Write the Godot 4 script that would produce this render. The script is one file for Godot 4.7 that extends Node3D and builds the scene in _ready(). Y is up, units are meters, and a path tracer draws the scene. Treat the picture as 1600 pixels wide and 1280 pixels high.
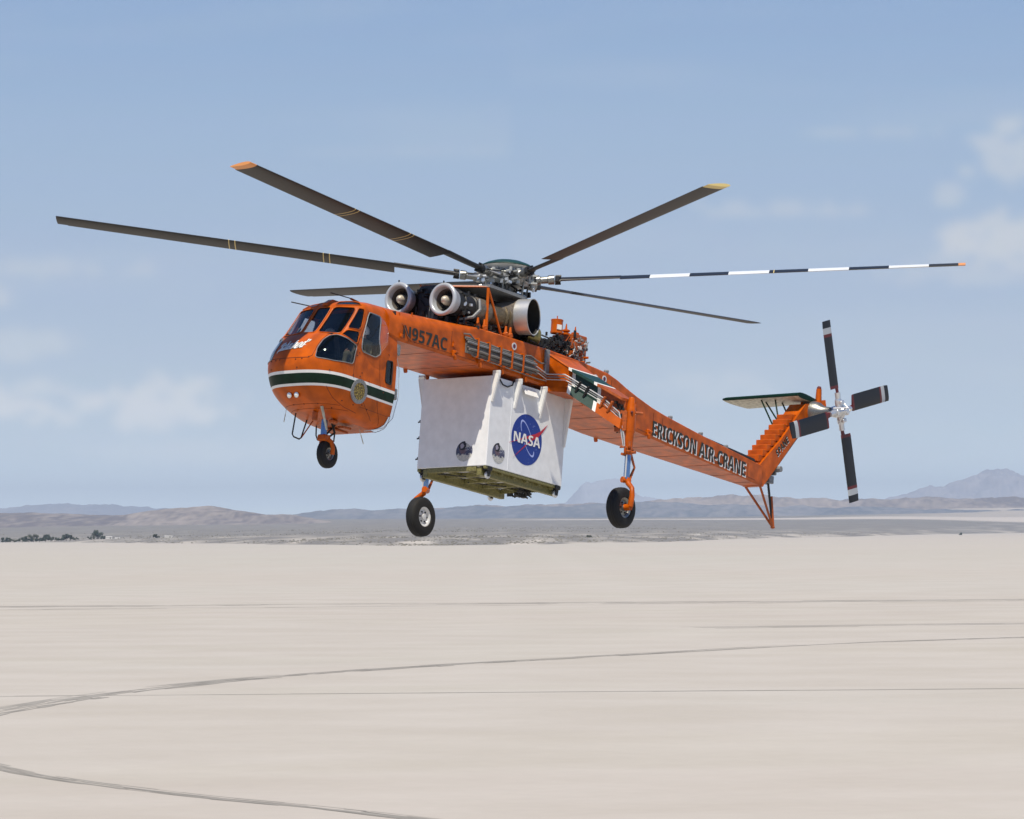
extends Node3D
# A heavy-lift crane helicopter carrying a white cargo box over a dry lake bed.
# Aircraft frame used below: x forward, y up, z port, metres from the rotor head; B() turns it into the node frame (x aft, y up, z port).

class MB:
	var v := PackedVector3Array()
	var c := PackedColorArray()
	var uv := PackedVector2Array()
	var col := Color(1, 1, 1)
	var mark := 0
	func tri(p: Vector3, q: Vector3, r: Vector3) -> void:
		v.append(p); v.append(q); v.append(r)
		c.append(col); c.append(col); c.append(col)
	func quad(p: Vector3, q: Vector3, r: Vector3, s: Vector3) -> void:
		tri(p, q, r); tri(p, r, s)
	func otri(p: Vector3, q: Vector3, r: Vector3, d: Vector3) -> void:
		if (r - p).cross(q - p).dot(d) < 0.0: tri(p, r, q)
		else: tri(p, q, r)
	func oquad(p: Vector3, q: Vector3, r: Vector3, s: Vector3, d: Vector3) -> void:
		otri(p, q, r, d); otri(p, r, s, d)
	func begin() -> void: mark = v.size()
	func end() -> void:
		var s := 0.0
		var o := v[mark]
		for i in range(mark, v.size(), 3):
			s += (v[i] - o).dot((v[i + 1] - o).cross(v[i + 2] - o))
		if s > 0.0:
			for i in range(mark, v.size(), 3):
				var t := v[i + 1]; v[i + 1] = v[i + 2]; v[i + 2] = t
	func hexa(p: Array) -> void:   # 0-3 one end ring, 4-7 the other
		var m := Vector3()
		for q in p: m += q / 8.0
		for f in [[0, 1, 2, 3], [4, 5, 6, 7], [0, 1, 5, 4], [1, 2, 6, 5], [2, 3, 7, 6], [3, 0, 4, 7]]:
			var e: Vector3 = (p[f[0]] + p[f[1]] + p[f[2]] + p[f[3]]) / 4.0
			oquad(p[f[0]], p[f[1]], p[f[2]], p[f[3]], e - m)
	func box(o: Vector3, s: Vector3, bas := Basis(), b := 0.0) -> void:
		var h := s / 2.0
		var k := minf(b, minf(h.x, minf(h.y, h.z)) * 0.49)
		if k <= 0.0:
			var p := []
			for sx in [-1, 1]:
				for q in [[-1, -1], [1, -1], [1, 1], [-1, 1]]:
					p.append(o + bas * Vector3(sx * h.x, q[0] * h.y, q[1] * h.z))
			hexa(p)
			return
		var g := func(ax: int, sx: int, sy: int, sz: int) -> Vector3:
			var w := Vector3(h.x - (0.0 if ax == 0 else k), h.y - (0.0 if ax == 1 else k), h.z - (0.0 if ax == 2 else k))
			return o + bas * (w * Vector3(sx, sy, sz))
		for s1 in [-1, 1]:
			oquad(g.call(0, s1, -1, -1), g.call(0, s1, 1, -1), g.call(0, s1, 1, 1), g.call(0, s1, -1, 1), bas.x * s1)
			oquad(g.call(1, -1, s1, -1), g.call(1, 1, s1, -1), g.call(1, 1, s1, 1), g.call(1, -1, s1, 1), bas.y * s1)
			oquad(g.call(2, -1, -1, s1), g.call(2, 1, -1, s1), g.call(2, 1, 1, s1), g.call(2, -1, 1, s1), bas.z * s1)
			for s2 in [-1, 1]:
				oquad(g.call(0, s1, s2, -1), g.call(0, s1, s2, 1), g.call(1, s1, s2, 1), g.call(1, s1, s2, -1), bas.x * s1 + bas.y * s2)
				oquad(g.call(0, s1, -1, s2), g.call(0, s1, 1, s2), g.call(2, s1, 1, s2), g.call(2, s1, -1, s2), bas.x * s1 + bas.z * s2)
				oquad(g.call(1, -1, s1, s2), g.call(1, 1, s1, s2), g.call(2, 1, s1, s2), g.call(2, -1, s1, s2), bas.y * s1 + bas.z * s2)
				for s3 in [-1, 1]:
					otri(g.call(0, s1, s2, s3), g.call(1, s1, s2, s3), g.call(2, s1, s2, s3), bas.x * s1 + bas.y * s2 + bas.z * s3)
	func loft(rings: Array, caps := true) -> void:
		begin()
		var n: int = rings[0].size()
		for i in rings.size() - 1:
			for j in n:
				var k := (j + 1) % n
				quad(rings[i][j], rings[i][k], rings[i + 1][k], rings[i + 1][j])
		if caps:
			for e in [0, rings.size() - 1]:
				var m := Vector3()
				for q in rings[e]: m += q / float(n)
				for j in n:
					if e == 0: tri(m, rings[e][(j + 1) % n], rings[e][j])
					else: tri(m, rings[e][j], rings[e][(j + 1) % n])
		end()
	func tube(pts: Array, r, n := 8, caps := true) -> void:
		var rings := []
		var up := Vector3.UP
		for i in pts.size():
			var d: Vector3 = (pts[mini(i + 1, pts.size() - 1)] - pts[maxi(i - 1, 0)]).normalized()
			if i == 0 and absf(d.dot(up)) > 0.9: up = Vector3.RIGHT
			var s := d.cross(up).normalized()
			up = s.cross(d).normalized()
			var ring := PackedVector3Array()
			var rr: float = r[i] if r is Array else r
			for j in n:
				var a := TAU * j / n
				ring.append(pts[i] + (s * cos(a) + up * sin(a)) * rr)
			rings.append(ring)
		loft(rings, caps)
	func lathe(prof: Array, x: Transform3D, n := 24, caps := true) -> void:   # prof: Vector2(radius, along local y)
		var rings := []
		for q in prof:
			var ring := PackedVector3Array()
			for j in n:
				var a := TAU * j / n
				ring.append(x * Vector3(q.x * cos(a), q.y, q.x * sin(a)))
			rings.append(ring)
		loft(rings, caps)
	func ball(o: Vector3, s: Vector3, n := 10, bas := Basis()) -> void:
		var rings := []
		for i in range(1, n):
			var a := PI * i / n
			var ring := PackedVector3Array()
			for j in n * 2:
				var b := PI * j / n
				ring.append(o + bas * (s * Vector3(sin(a) * cos(b), cos(a), sin(a) * sin(b))))
			rings.append(ring)
		loft(rings)
	func prism(poly: PackedVector2Array, x: Transform3D, d: float) -> void:   # poly in local xy, from z 0 to z d
		var p := poly.duplicate()
		if Geometry2D.is_polygon_clockwise(p): p.reverse()
		var t := Geometry2D.triangulate_polygon(p)
		var z := x.basis.z
		for i in range(0, t.size(), 3):
			var a := Vector3(p[t[i]].x, p[t[i]].y, 0); var b := Vector3(p[t[i + 1]].x, p[t[i + 1]].y, 0); var e := Vector3(p[t[i + 2]].x, p[t[i + 2]].y, 0)
			otri(x * a, x * b, x * e, -z)
			var l := Vector3(0, 0, d)
			otri(x * (a + l), x * (b + l), x * (e + l), z)
		for i in p.size():
			var a := p[i]; var b := p[(i + 1) % p.size()]
			var nn := x.basis * Vector3(b.y - a.y, a.x - b.x, 0)
			oquad(x * Vector3(a.x, a.y, 0), x * Vector3(b.x, b.y, 0), x * Vector3(b.x, b.y, d), x * Vector3(a.x, a.y, d), nn)
	func mesh(limit := 0.72) -> ArrayMesh:
		var n := v.size() / 3
		var fn := PackedVector3Array(); fn.resize(n)
		var un := PackedVector3Array(); un.resize(n)
		var at := {}
		for i in n:
			var w := (v[i * 3 + 2] - v[i * 3]).cross(v[i * 3 + 1] - v[i * 3])
			fn[i] = w; un[i] = w.normalized()
			for k in 3:
				var key := Vector3i((v[i * 3 + k] * 2000.0).round())
				if at.has(key): at[key].append(i)
				else: at[key] = [i]
		var nr := PackedVector3Array(); nr.resize(v.size())
		for i in n:
			for k in 3:
				var s := fn[i]
				for o in at[Vector3i((v[i * 3 + k] * 2000.0).round())]:
					if o != i and un[o].dot(un[i]) > limit: s += fn[o]
				nr[i * 3 + k] = s.normalized() if s.length_squared() > 0.0 else Vector3.UP
		var a := []
		a.resize(Mesh.ARRAY_MAX)
		a[Mesh.ARRAY_VERTEX] = v; a[Mesh.ARRAY_NORMAL] = nr; a[Mesh.ARRAY_COLOR] = c
		if uv.size() == v.size(): a[Mesh.ARRAY_TEX_UV] = uv
		var m := ArrayMesh.new()
		m.add_surface_from_arrays(Mesh.PRIMITIVE_TRIANGLES, a)
		return m

var M := {}
var heli: Node3D
var rng := RandomNumberGenerator.new()
const RXZ := Vector3(1, 0, 0)

func B(x: float, y: float, z: float) -> Vector3: return Vector3(-x, y, z)
func ax(d: Vector3, o: Vector3) -> Transform3D:   # local y along d
	var y := d.normalized()
	var x := y.cross(Vector3(0.13, 0.31, 0.94)).normalized()
	return Transform3D(Basis(x, y, x.cross(y)), o)
func numbered(called: String, parent: Node) -> String:
	if not parent.has_node(called): return called
	var i := 1
	while parent.has_node("%s_%03d" % [called, i]): i += 1
	return "%s_%03d" % [called, i]
func put(o: Node3D, called: String, parent: Node) -> Node3D:
	o.name = numbered(called, parent)
	parent.add_child(o, true)
	return o
func node_of(called: String, mesh: Mesh, m: Material, parent: Node) -> MeshInstance3D:
	var o := MeshInstance3D.new()
	o.mesh = mesh
	o.material_override = m
	put(o, called, parent)
	return o
func obj(called: String, b: MB, m: Material, parent: Node, limit := 0.72) -> MeshInstance3D:
	return node_of(called, b.mesh(limit), m, parent)
func tag(o: Node, label: String, category: String, group := "") -> Node:
	o.set_meta("label", label)
	if category: o.set_meta("category", category)
	if group: o.set_meta("group", group)
	return o
func struct(o: Node, label: String) -> void:
	o.set_meta("kind", "structure")
	o.set_meta("label", label)
func stuff(o: Node) -> void: o.set_meta("kind", "stuff")

func noise(freq: float, sd: int, oct := 4) -> FastNoiseLite:
	var n := FastNoiseLite.new()
	n.noise_type = FastNoiseLite.TYPE_SIMPLEX_SMOOTH
	n.seed = sd; n.frequency = freq; n.fractal_octaves = oct
	return n
func noise_tex(freq: float, sd: int, lo: float, hi: float, size := 512, oct := 5, tint := Color(1, 1, 1)) -> NoiseTexture2D:
	var t := NoiseTexture2D.new()
	t.width = size; t.height = size; t.seamless = true
	t.noise = noise(freq, sd, oct)
	var g := Gradient.new()
	g.offsets = PackedFloat32Array([0.15, 0.85])
	g.colors = PackedColorArray([Color(lo * tint.r, lo * tint.g, lo * tint.b), Color(hi, hi, hi)])
	t.color_ramp = g
	return t
func mat(c: Color, rough := 0.5, metal := 0.0, tex: Texture2D = null, scale := 1.0) -> StandardMaterial3D:
	var m := StandardMaterial3D.new()
	m.albedo_color = c; m.roughness = rough; m.metallic = metal
	if tex:
		m.albedo_texture = tex
		m.uv1_triplanar = true
		m.uv1_scale = Vector3.ONE * scale
	return m

func make_materials() -> void:
	var grime := noise_tex(0.012, 3, 0.76, 1.0, 512, 6)
	var fine := noise_tex(0.03, 5, 0.72, 1.0, 512, 5)
	var streak := noise_tex(0.02, 9, 0.955, 1.0, 512, 5)
	M.orange = mat(Color(0.785, 0.36, 0.03), 0.36, 0.0, grime, 0.35)
	M.orange.metallic_specular = 0.33
	var buckle := NoiseTexture2D.new()
	buckle.width = 512; buckle.height = 512; buckle.seamless = true; buckle.as_normal_map = true; buckle.bump_strength = 3.0
	buckle.noise = noise(0.012, 12, 3)
	M.orange.normal_enabled = true; M.orange.normal_texture = buckle; M.orange.normal_scale = 0.16
	M.orange_dirty = mat(Color(0.71, 0.335, 0.06), 0.5, 0.0, fine, 0.6)
	M.green = mat(Color(0.045, 0.175, 0.115), 0.4, 0.0, grime, 0.5)
	M.green.metallic_specular = 0.3
	M.teal = mat(Color(0.075, 0.25, 0.21), 0.45, 0.0, fine, 0.5)
	M.white = mat(Color(0.90, 0.90, 0.89), 0.45, 0.0, streak, 0.4)
	M.box_white = mat(Color(0.89, 0.90, 0.91), 0.42, 0.0, streak, 0.3)
	M.cream = mat(Color(0.80, 0.79, 0.72), 0.5, 0.0, fine, 0.5)
	M.black = mat(Color(0.05, 0.05, 0.055), 0.6)
	M.rubber = mat(Color(0.075, 0.077, 0.08), 0.78, 0.0, fine, 2.0)
	M.blade = mat(Color(0.165, 0.163, 0.155), 0.55, 0.0, fine, 0.7)
	M.blade_black = mat(Color(0.07, 0.08, 0.10), 0.5)
	M.blade_white = mat(Color(0.82, 0.84, 0.86), 0.5)
	M.tail_white = mat(Color(0.66, 0.68, 0.70), 0.5)
	M.yellow = mat(Color(0.80, 0.72, 0.48), 0.5)
	M.tip_orange = mat(Color(0.84, 0.57, 0.34), 0.5)
	M.red = mat(Color(0.36, 0.10, 0.10), 0.5)
	M.silver = mat(Color(0.83, 0.84, 0.85), 0.28, 0.75)
	M.silver_paint = mat(Color(0.80, 0.81, 0.82), 0.35, 0.15)
	M.steel = mat(Color(0.62, 0.62, 0.60), 0.38, 0.8, fine, 2.0)
	M.dark_metal = mat(Color(0.22, 0.22, 0.22), 0.5, 0.5, fine, 2.0)
	M.taupe = mat(Color(0.50, 0.46, 0.41), 0.5, 0.3, fine, 1.0)
	M.burnt = mat(Color(0.50, 0.44, 0.34), 0.42, 0.6, fine, 1.0)
	M.grey = mat(Color(0.55, 0.56, 0.57), 0.5, 0.1, fine, 1.5)
	M.hose = mat(Color(0.50, 0.48, 0.46), 0.7, 0.0, fine, 3.0)
	M.chrome_blue = mat(Color(0.42, 0.55, 0.72), 0.2, 0.6)
	M.olive = mat(Color(0.52, 0.50, 0.30), 0.55, 0.0, fine, 1.0)
	M.pipe_white = mat(Color(0.80, 0.80, 0.80), 0.35, 0.3)
	M.lamp = mat(Color(0.95, 0.95, 0.93), 0.1, 0.3)
	M.seam = mat(Color(0.30, 0.12, 0.05), 0.8)
	M.liner = mat(Color(0.10, 0.10, 0.11), 0.9)
	M.letter = mat(Color(0.13, 0.14, 0.12), 0.6)
	M.blue = mat(Color(0.02, 0.19, 0.53), 0.45)
	M.logo_red = mat(Color(0.68, 0.08, 0.17), 0.45)
	M.orbit = mat(Color(0.62, 0.68, 0.90), 0.5)
	var g := StandardMaterial3D.new()
	g.transparency = BaseMaterial3D.TRANSPARENCY_ALPHA
	g.albedo_color = Color(0.03, 0.06, 0.08, 0.42); g.roughness = 0.04
	M.glass = g
	var g2 := StandardMaterial3D.new()
	g2.transparency = BaseMaterial3D.TRANSPARENCY_ALPHA
	g2.albedo_color = Color(0.45, 0.50, 0.54, 0.05); g2.roughness = 0.05
	M.clear = g2
	var g3 := StandardMaterial3D.new()
	g3.transparency = BaseMaterial3D.TRANSPARENCY_ALPHA
	g3.albedo_color = Color(0.02, 0.10, 0.09, 0.7); g3.roughness = 0.05
	M.green_glass = g3
	M.slate = mat(Color(0.20, 0.21, 0.24), 0.55, 0.2, fine, 1.2)
	M.hub_grey = mat(Color(0.76, 0.77, 0.76), 0.45, 0.15, fine, 2.5)
	M.nozzle = mat(Color(0.86, 0.86, 0.85), 0.36, 0.75, streak, 1.5)
	M.soot = mat(Color(0.10, 0.09, 0.08), 0.8)

# ---------------------------------------------------------------- sky
func sky_color(e: float) -> Color:
	var k := [[0.0, Color8(190, 203, 212)], [1.0, Color8(184, 199, 211)], [2.8, Color8(173, 191, 215)], [4.5, Color8(162, 186, 215)], [6.0, Color8(147, 175, 212)], [10.0, Color8(126, 160, 205)], [20.0, Color8(103, 141, 195)], [45.0, Color8(70, 110, 172)], [90.0, Color8(54, 90, 152)]]
	for i in k.size() - 1:
		if e <= k[i + 1][0]:
			var t: float = (e - k[i][0]) / (k[i + 1][0] - k[i][0])
			return k[i][1].lerp(k[i + 1][1], clampf(t, 0, 1))
	return k[-1][1]

func dim(c: Color, e: float) -> Color:   # display colour to the sky's own radiance: the exposure taken out, and what the haze takes away low down put back
	var l := c.srgb_to_linear() / 1.35
	return Color(l.r, l.g, l.b).linear_to_srgb() if e > 90 else (l * (1.0 + 0.74 * exp(-e / 1.15) + 1.0 * exp(-e / 0.45))).linear_to_srgb()

func make_sky() -> ImageTexture:
	var W := 4096; var H := 2048
	var im := Image.create(W, H, false, Image.FORMAT_RGB8)
	for y in H:
		var e := 90.0 - (y + 0.5) * 180.0 / H
		im.fill_rect(Rect2i(0, y, W, 1), dim(sky_color(e), e) if e > 0 else Color8(130, 122, 112))
	var n1 := noise(0.02, 21, 5); var n2 := noise(0.075, 22, 5)
	rng.seed = 77
	# azimuth, elevation, half width, half height, strength (degrees)
	var cl := [[-4.55, 1.42, 1.6, 0.22, 1.0], [-3.9, 1.55, 0.75, 0.24, 1.0], [-5.3, 1.65, 0.4, 0.12, 0.7], [-5.75, 1.5, 0.3, 0.2, 0.9], [-5.6, 2.15, 0.7, 0.16, 0.55], [-5.7, 2.75, 0.55, 0.14, 0.6], [-5.5, 3.0, 1.4, 0.12, 0.4], [-2.0, 2.6, 0.5, 0.12, 0.25],
		[5.65, 4.25, 0.65, 0.36, 0.75], [4.85, 3.78, 0.2, 0.11, 0.6], [5.55, 3.2, 0.7, 0.28, 0.9], [5.2, 2.9, 1.2, 0.16, 0.45], [3.0, 3.62, 1.0, 0.1, 0.5], [2.1, 1.65, 0.8, 0.2, 0.35], [-1.1, 4.3, 1.6, 0.05, 0.15], [4.4, 4.45, 1.1, 0.05, 0.4], [0.8, 1.2, 1.6, 0.2, 0.2], [-3.0, 0.95, 1.8, 0.15, 0.25]]
	for i in 330:
		var az := rng.randf_range(8.0, 352.0)
		cl.append([az, 0.6 + 9.0 * rng.randf() ** 1.6, rng.randf_range(0.3, 1.8), rng.randf_range(0.08, 0.34), rng.randf_range(0.2, 0.95)])
	var alpha := PackedFloat32Array(); alpha.resize(W * 160)
	var y0 := H / 2 - 160
	for q in cl:
		var xc: float = q[0] / 360.0 * W; var yc: float = (90.0 - q[1]) / 180.0 * H
		var rx: float = q[2] / 360.0 * W * 1.5; var ry: float = q[3] / 180.0 * H * 1.8
		for y in range(maxi(y0, int(yc - ry)), mini(H / 2, int(yc + ry) + 1)):
			for x in range(int(xc - rx), int(xc + rx) + 1):
				var dx := (x - xc) / rx; var dy := (y - yc) / ry
				var d := dx * dx + dy * dy * (1.0 if dy < 0 else 1.7)
				if d < 1.0:
					var w := posmod(x, W)
					var s: float = 0.62 * n2.get_noise_2d(x * 2.6, y * 4.6) + 0.5 * n1.get_noise_2d(x * 1.6, y * 3.6) + 0.62 - d * 1.05
					var i := (y - y0) * W + w
					alpha[i] = maxf(alpha[i], smoothstep(0.04, 0.52, s) * q[4])
	for y in range(y0, H / 2):
		var e := 90.0 - (y + 0.5) * 180.0 / H
		var base := sky_color(e)
		for x in W:
			var haze: float = 0.10 * smoothstep(-0.1, 0.6, n1.get_noise_2d(x * 0.5, y * 4.5)) * smoothstep(14.0, 9.0, e)
			var a := clampf(alpha[(y - y0) * W + x] * 0.70 + haze, 0, 1)
			if a > 0.003: im.set_pixel(x, y, dim(base.lerp(Color8(216, 218, 221), a), e))
	return ImageTexture.create_from_image(im)

func _ready() -> void:
	rng.seed = 11
	var cam := Camera3D.new()
	cam.name = "camera"
	cam.fov = 9.145
	cam.near = 0.5; cam.far = 120000.0
	cam.transform = Transform3D(Basis.from_euler(Vector3(deg_to_rad(1.3744), 0, 0)) * Basis.from_euler(Vector3(0, 0, deg_to_rad(-0.35))), Vector3(0, 10, 0))
	add_child(cam)
	cam.current = true
	var we := WorldEnvironment.new()
	we.name = "environment"
	var e := Environment.new()
	e.background_mode = Environment.BG_SKY
	var sk := Sky.new()
	var pm := PanoramaSkyMaterial.new()
	pm.panorama = make_sky()
	sk.sky_material = pm
	e.sky = sk
	e.tonemap_mode = Environment.TONE_MAPPER_LINEAR
	e.tonemap_exposure = 1.35
	e.sdfgi_enabled = true; e.ssao_enabled = true; e.ssil_enabled = true
	e.fog_enabled = true
	e.fog_density = 0.000024
	e.fog_light_color = Color(0.85, 0.915, 1.0)
	we.environment = e
	add_child(we)
	var sun := DirectionalLight3D.new()
	sun.name = "sun"
	sun.light_energy = 1.3
	sun.light_color = Color(1.0, 0.96, 0.885)
	sun.light_angular_distance = 0.6
	sun.shadow_enabled = true
	add_child(sun)
	sun.look_at_from_position(Vector3(-0.0385, 0.9252, 0.3775), Vector3.ZERO, Vector3.FORWARD)
	make_materials()
	make_land()
	make_helicopter()
	make_payload()

# ---------------------------------------------------------------- land
func shore_at(x: float, dd: float) -> float: return shore(x / dd)
func shore(x: float) -> float:   # distance, by direction x / z, from the camera at which the lake bed ends
	var k := [[-0.3, 9000.0], [-0.1, 7100.0], [-0.06, 5600.0], [-0.02, 4000.0], [0.0, 4250.0], [0.025, 5000.0], [0.0625, 8200.0], [0.1, 13500.0], [0.3, 19000.0]]
	for i in k.size() - 1:
		if x <= k[i + 1][0]: return lerpf(k[i][1], k[i + 1][1], smoothstep(k[i][0], k[i + 1][0], x))
	return 19000.0

# how the scrub plain climbs behind the shore
func climb(past: float, s: float) -> float:
	return 56.0 * pow(clampf(past / maxf(4500.0, 18500.0 - s), 0.0, 1.6), 1.25)

func make_land() -> void:
	var b := MB.new()
	var nl := noise(0.004, 31, 4); var ns := noise(0.00045, 32, 3)
	var rows := []
	var zs := [3000.0, 800.0, 200.0, 0.0, -60.0, -110.0]
	var z := -140.0
	while z > -60000.0:
		zs.append(z); z *= 1.035
	zs.append(-60000.0)
	for zz in zs:
		var ring := []
		var w := maxf(500.0, absf(zz) * 0.6) 
		for i in 73:
			var t := (i - 36) / 36.0
			var x: float = t * w * (1.0 + 4.0 * t * t)
			ring.append(Vector3(x, 0, zz))
		rows.append(ring)
	var shade := func(p: Vector3) -> Color:
		var k := 0.5 + 0.5 * nl.get_noise_2d(p.x * 0.7, p.z * 0.55) * 1.3
		var j := 0.5 + 0.5 * ns.get_noise_2d(p.x, p.z) * 1.6
		return Color(0.424, 0.393, 0.348).lerp(Color(0.436, 0.418, 0.378), clampf(k, 0, 1)).lerp(Color(0.450, 0.402, 0.368), clampf(j, 0, 1) * 0.6)
	for i in rows.size() - 1:
		for j in 72:
			var p: Vector3 = rows[i][j]; var q: Vector3 = rows[i][j + 1]; var r: Vector3 = rows[i + 1][j + 1]; var s: Vector3 = rows[i + 1][j]
			for t in [[p, s, r], [p, r, q]]:
				for u in t:
					b.v.append(u); b.c.append(shade.call(u))
	var gm := StandardMaterial3D.new()
	gm.vertex_color_use_as_albedo = true
	gm.roughness = 0.95
	gm.albedo_texture = noise_tex(0.011, 41, 0.962, 1.0, 1024, 6, Color(1.0, 0.995, 0.985))
	gm.uv1_triplanar = true; gm.uv1_world_triplanar = true
	gm.uv1_scale = Vector3.ONE * 0.0042
	gm.detail_enabled = true
	gm.detail_blend_mode = BaseMaterial3D.BLEND_MODE_MUL
	gm.detail_albedo = noise_tex(0.02, 42, 0.982, 1.0, 1024, 6)
	gm.detail_uv_layer = BaseMaterial3D.DETAIL_UV_2
	gm.uv2_triplanar = true; gm.uv2_world_triplanar = true
	gm.uv2_scale = Vector3.ONE * 0.031
	struct(obj("lake_bed", b, gm, self, -1.0), "pale dry lake bed of cracked clay stretching to the scrub shore")

	# scrub plain behind the shore
	var pb := MB.new()
	var np := noise(0.0016, 51, 5); var nq := noise(0.012, 52, 4); var nw := noise(0.00022, 53, 3)
	var pr := []
	var d := 3600.0
	var ds := []
	while d < 30000.0:
		ds.append(d); d *= 1.0052 if d < 9500 else 1.016
	for dd in ds:
		var ring := []
		for i in 221:
			var t := (i - 110) / 110.0
			var x: float = dd * 0.26 * t
			var s := shore_at(x, dd)
			var past: float = dd - s + 900.0 * nw.get_noise_2d(x * 2.2, dd * 0.5)
			var y: float = clampf(past * 0.0035, -6.0, 2.2) + 1.3 * nq.get_noise_2d(x * 0.4, dd * 0.11) * clampf(1.3 - absf(past) / 2500.0, 0.25, 1.0)
			if past > 0: y += climb(past, s) + 2.5 * np.get_noise_2d(x * 0.4, dd * 0.4) * smoothstep(0, 2500, past)
			ring.append(Vector3(x, y - 0.4, -dd))
		pr.append(ring)
	var pshade := func(p: Vector3) -> Color:
		var dd := -p.z
		var k: float = np.get_noise_2d(p.x * 0.5, p.z * 0.5)
		var j: float = nq.get_noise_2d(p.x * 1.9, p.z * 0.10) * 1.5
		var scrub := Color(0.165, 0.155, 0.142)
		var sand := Color(0.45, 0.41, 0.36)
		var c := scrub.lerp(sand, clampf(0.13 + 0.95 * j + 0.3 * k + 0.12 * smoothstep(500.0, 0.0, dd - shore_at(p.x, dd)), 0, 1) * clampf(1.1 - (dd - shore_at(p.x, dd)) / 3500.0, 0.16, 1.0))
		var far: float = dd * (1.0 + 0.05 * nw.get_noise_2d(p.x * 0.9, 70.0))
		var band: float = smoothstep(16000, 16500, far) * smoothstep(18600.0, 17900.0, far) * smoothstep(-0.005, 0.015, p.x / dd)
		var pan: float = smoothstep(17200, 18000, far) * smoothstep(0.055, 0.08, p.x / dd) * (0.55 + 0.9 * nw.get_noise_2d(p.x * 1.5, p.z * 0.5))
		return c.lerp(Color(0.50, 0.45, 0.40), clampf(maxf(band * 0.85, pan), 0, 1))
	for i in pr.size() - 1:
		for j in 220:
			for t in [[pr[i][j], pr[i + 1][j], pr[i + 1][j + 1]], [pr[i][j], pr[i + 1][j + 1], pr[i][j + 1]]]:
				if t[0].y > -4 or t[1].y > -4 or t[2].y > -4:
					for u in t:
						pb.v.append(u); pb.c.append(pshade.call(u))
	var sm := StandardMaterial3D.new()
	sm.vertex_color_use_as_albedo = true; sm.roughness = 1.0
	struct(obj("desert_plain", pb, sm, self, -1.0), "low scrub covered desert plain rising behind the lake shore")

	# far ranges: [name, label, distance, depth, half width, crest points (x share of the distance, height), seed, colour a, colour b]
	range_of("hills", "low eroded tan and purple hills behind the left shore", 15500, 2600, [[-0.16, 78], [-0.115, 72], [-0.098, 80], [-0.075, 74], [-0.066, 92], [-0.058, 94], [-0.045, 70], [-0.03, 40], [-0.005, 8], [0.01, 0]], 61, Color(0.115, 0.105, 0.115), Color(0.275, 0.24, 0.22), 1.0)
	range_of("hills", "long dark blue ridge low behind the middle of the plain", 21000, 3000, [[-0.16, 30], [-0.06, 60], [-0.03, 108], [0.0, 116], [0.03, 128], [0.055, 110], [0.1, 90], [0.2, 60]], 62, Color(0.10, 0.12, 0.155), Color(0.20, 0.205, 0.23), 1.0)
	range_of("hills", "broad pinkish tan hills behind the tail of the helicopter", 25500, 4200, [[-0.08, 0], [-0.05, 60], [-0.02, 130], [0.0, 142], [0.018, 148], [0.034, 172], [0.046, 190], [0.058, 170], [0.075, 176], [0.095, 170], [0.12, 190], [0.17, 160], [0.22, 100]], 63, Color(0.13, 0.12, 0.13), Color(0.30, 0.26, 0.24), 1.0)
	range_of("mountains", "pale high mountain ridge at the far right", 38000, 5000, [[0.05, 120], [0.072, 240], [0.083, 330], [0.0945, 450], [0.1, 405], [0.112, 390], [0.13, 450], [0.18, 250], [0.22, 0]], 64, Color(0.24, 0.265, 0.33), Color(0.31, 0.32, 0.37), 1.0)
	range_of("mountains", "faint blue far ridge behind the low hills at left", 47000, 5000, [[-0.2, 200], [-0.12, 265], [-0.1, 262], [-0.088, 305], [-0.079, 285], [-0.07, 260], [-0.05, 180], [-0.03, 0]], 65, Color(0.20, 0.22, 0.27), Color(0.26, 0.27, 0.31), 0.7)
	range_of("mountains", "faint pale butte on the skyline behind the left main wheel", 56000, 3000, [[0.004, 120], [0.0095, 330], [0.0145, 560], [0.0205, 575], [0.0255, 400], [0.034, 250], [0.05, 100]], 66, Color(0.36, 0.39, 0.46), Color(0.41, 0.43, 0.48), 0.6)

	# scrub bushes
	var sb := MB.new()
	rng.seed = 5
	for i in 3:
		sb.ball(Vector3(rng.randf_range(-0.5, 0.5), 0.4, rng.randf_range(-0.5, 0.5)), Vector3(rng.randf_range(0.6, 1.0), rng.randf_range(0.5, 0.8), 0.8), 4)
	var mm := MultiMesh.new()
	mm.transform_format = MultiMesh.TRANSFORM_3D
	mm.mesh = sb.mesh(-1.0)
	var places: Array[Transform3D] = []
	for i in 18000:
		var dd := 4000.0 + 6500.0 * rng.randf() ** 1.7
		var x := dd * rng.randf_range(-0.14, 0.14)
		var s := shore_at(x, dd)
		var past: float = dd - s + 900.0 * nw.get_noise_2d(x * 2.2, dd * 0.5)
		if past < 140 or np.get_noise_2d(x * 1.4, dd * 0.5) + rng.randf_range(-0.5, 0.5) < -0.15: continue
		var y: float = clampf(past * 0.0035, -6.0, 2.2) + 1.3 * nq.get_noise_2d(x * 0.4, dd * 0.11) * clampf(1.3 - absf(past) / 2500.0, 0.25, 1.0) + climb(past, s) - 0.5
		var k := rng.randf_range(0.35, 0.95)
		places.append(Transform3D(Basis(Vector3.UP, rng.randf() * TAU).scaled(Vector3(k * 1.4, k, k)), Vector3(x, y, -dd)))
	mm.instance_count = places.size()
	for i in places.size(): mm.set_instance_transform(i, places[i])
	var mi := MultiMeshInstance3D.new()
	mi.multimesh = mm
	mi.material_override = mat(Color(0.485, 0.47, 0.43), 1.0)
	put(mi, "scrub_bushes", self)
	stuff(mi)
	tag(mi, "scattered low scrub bushes on the plain along the lake shore", "shrubs")

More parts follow.
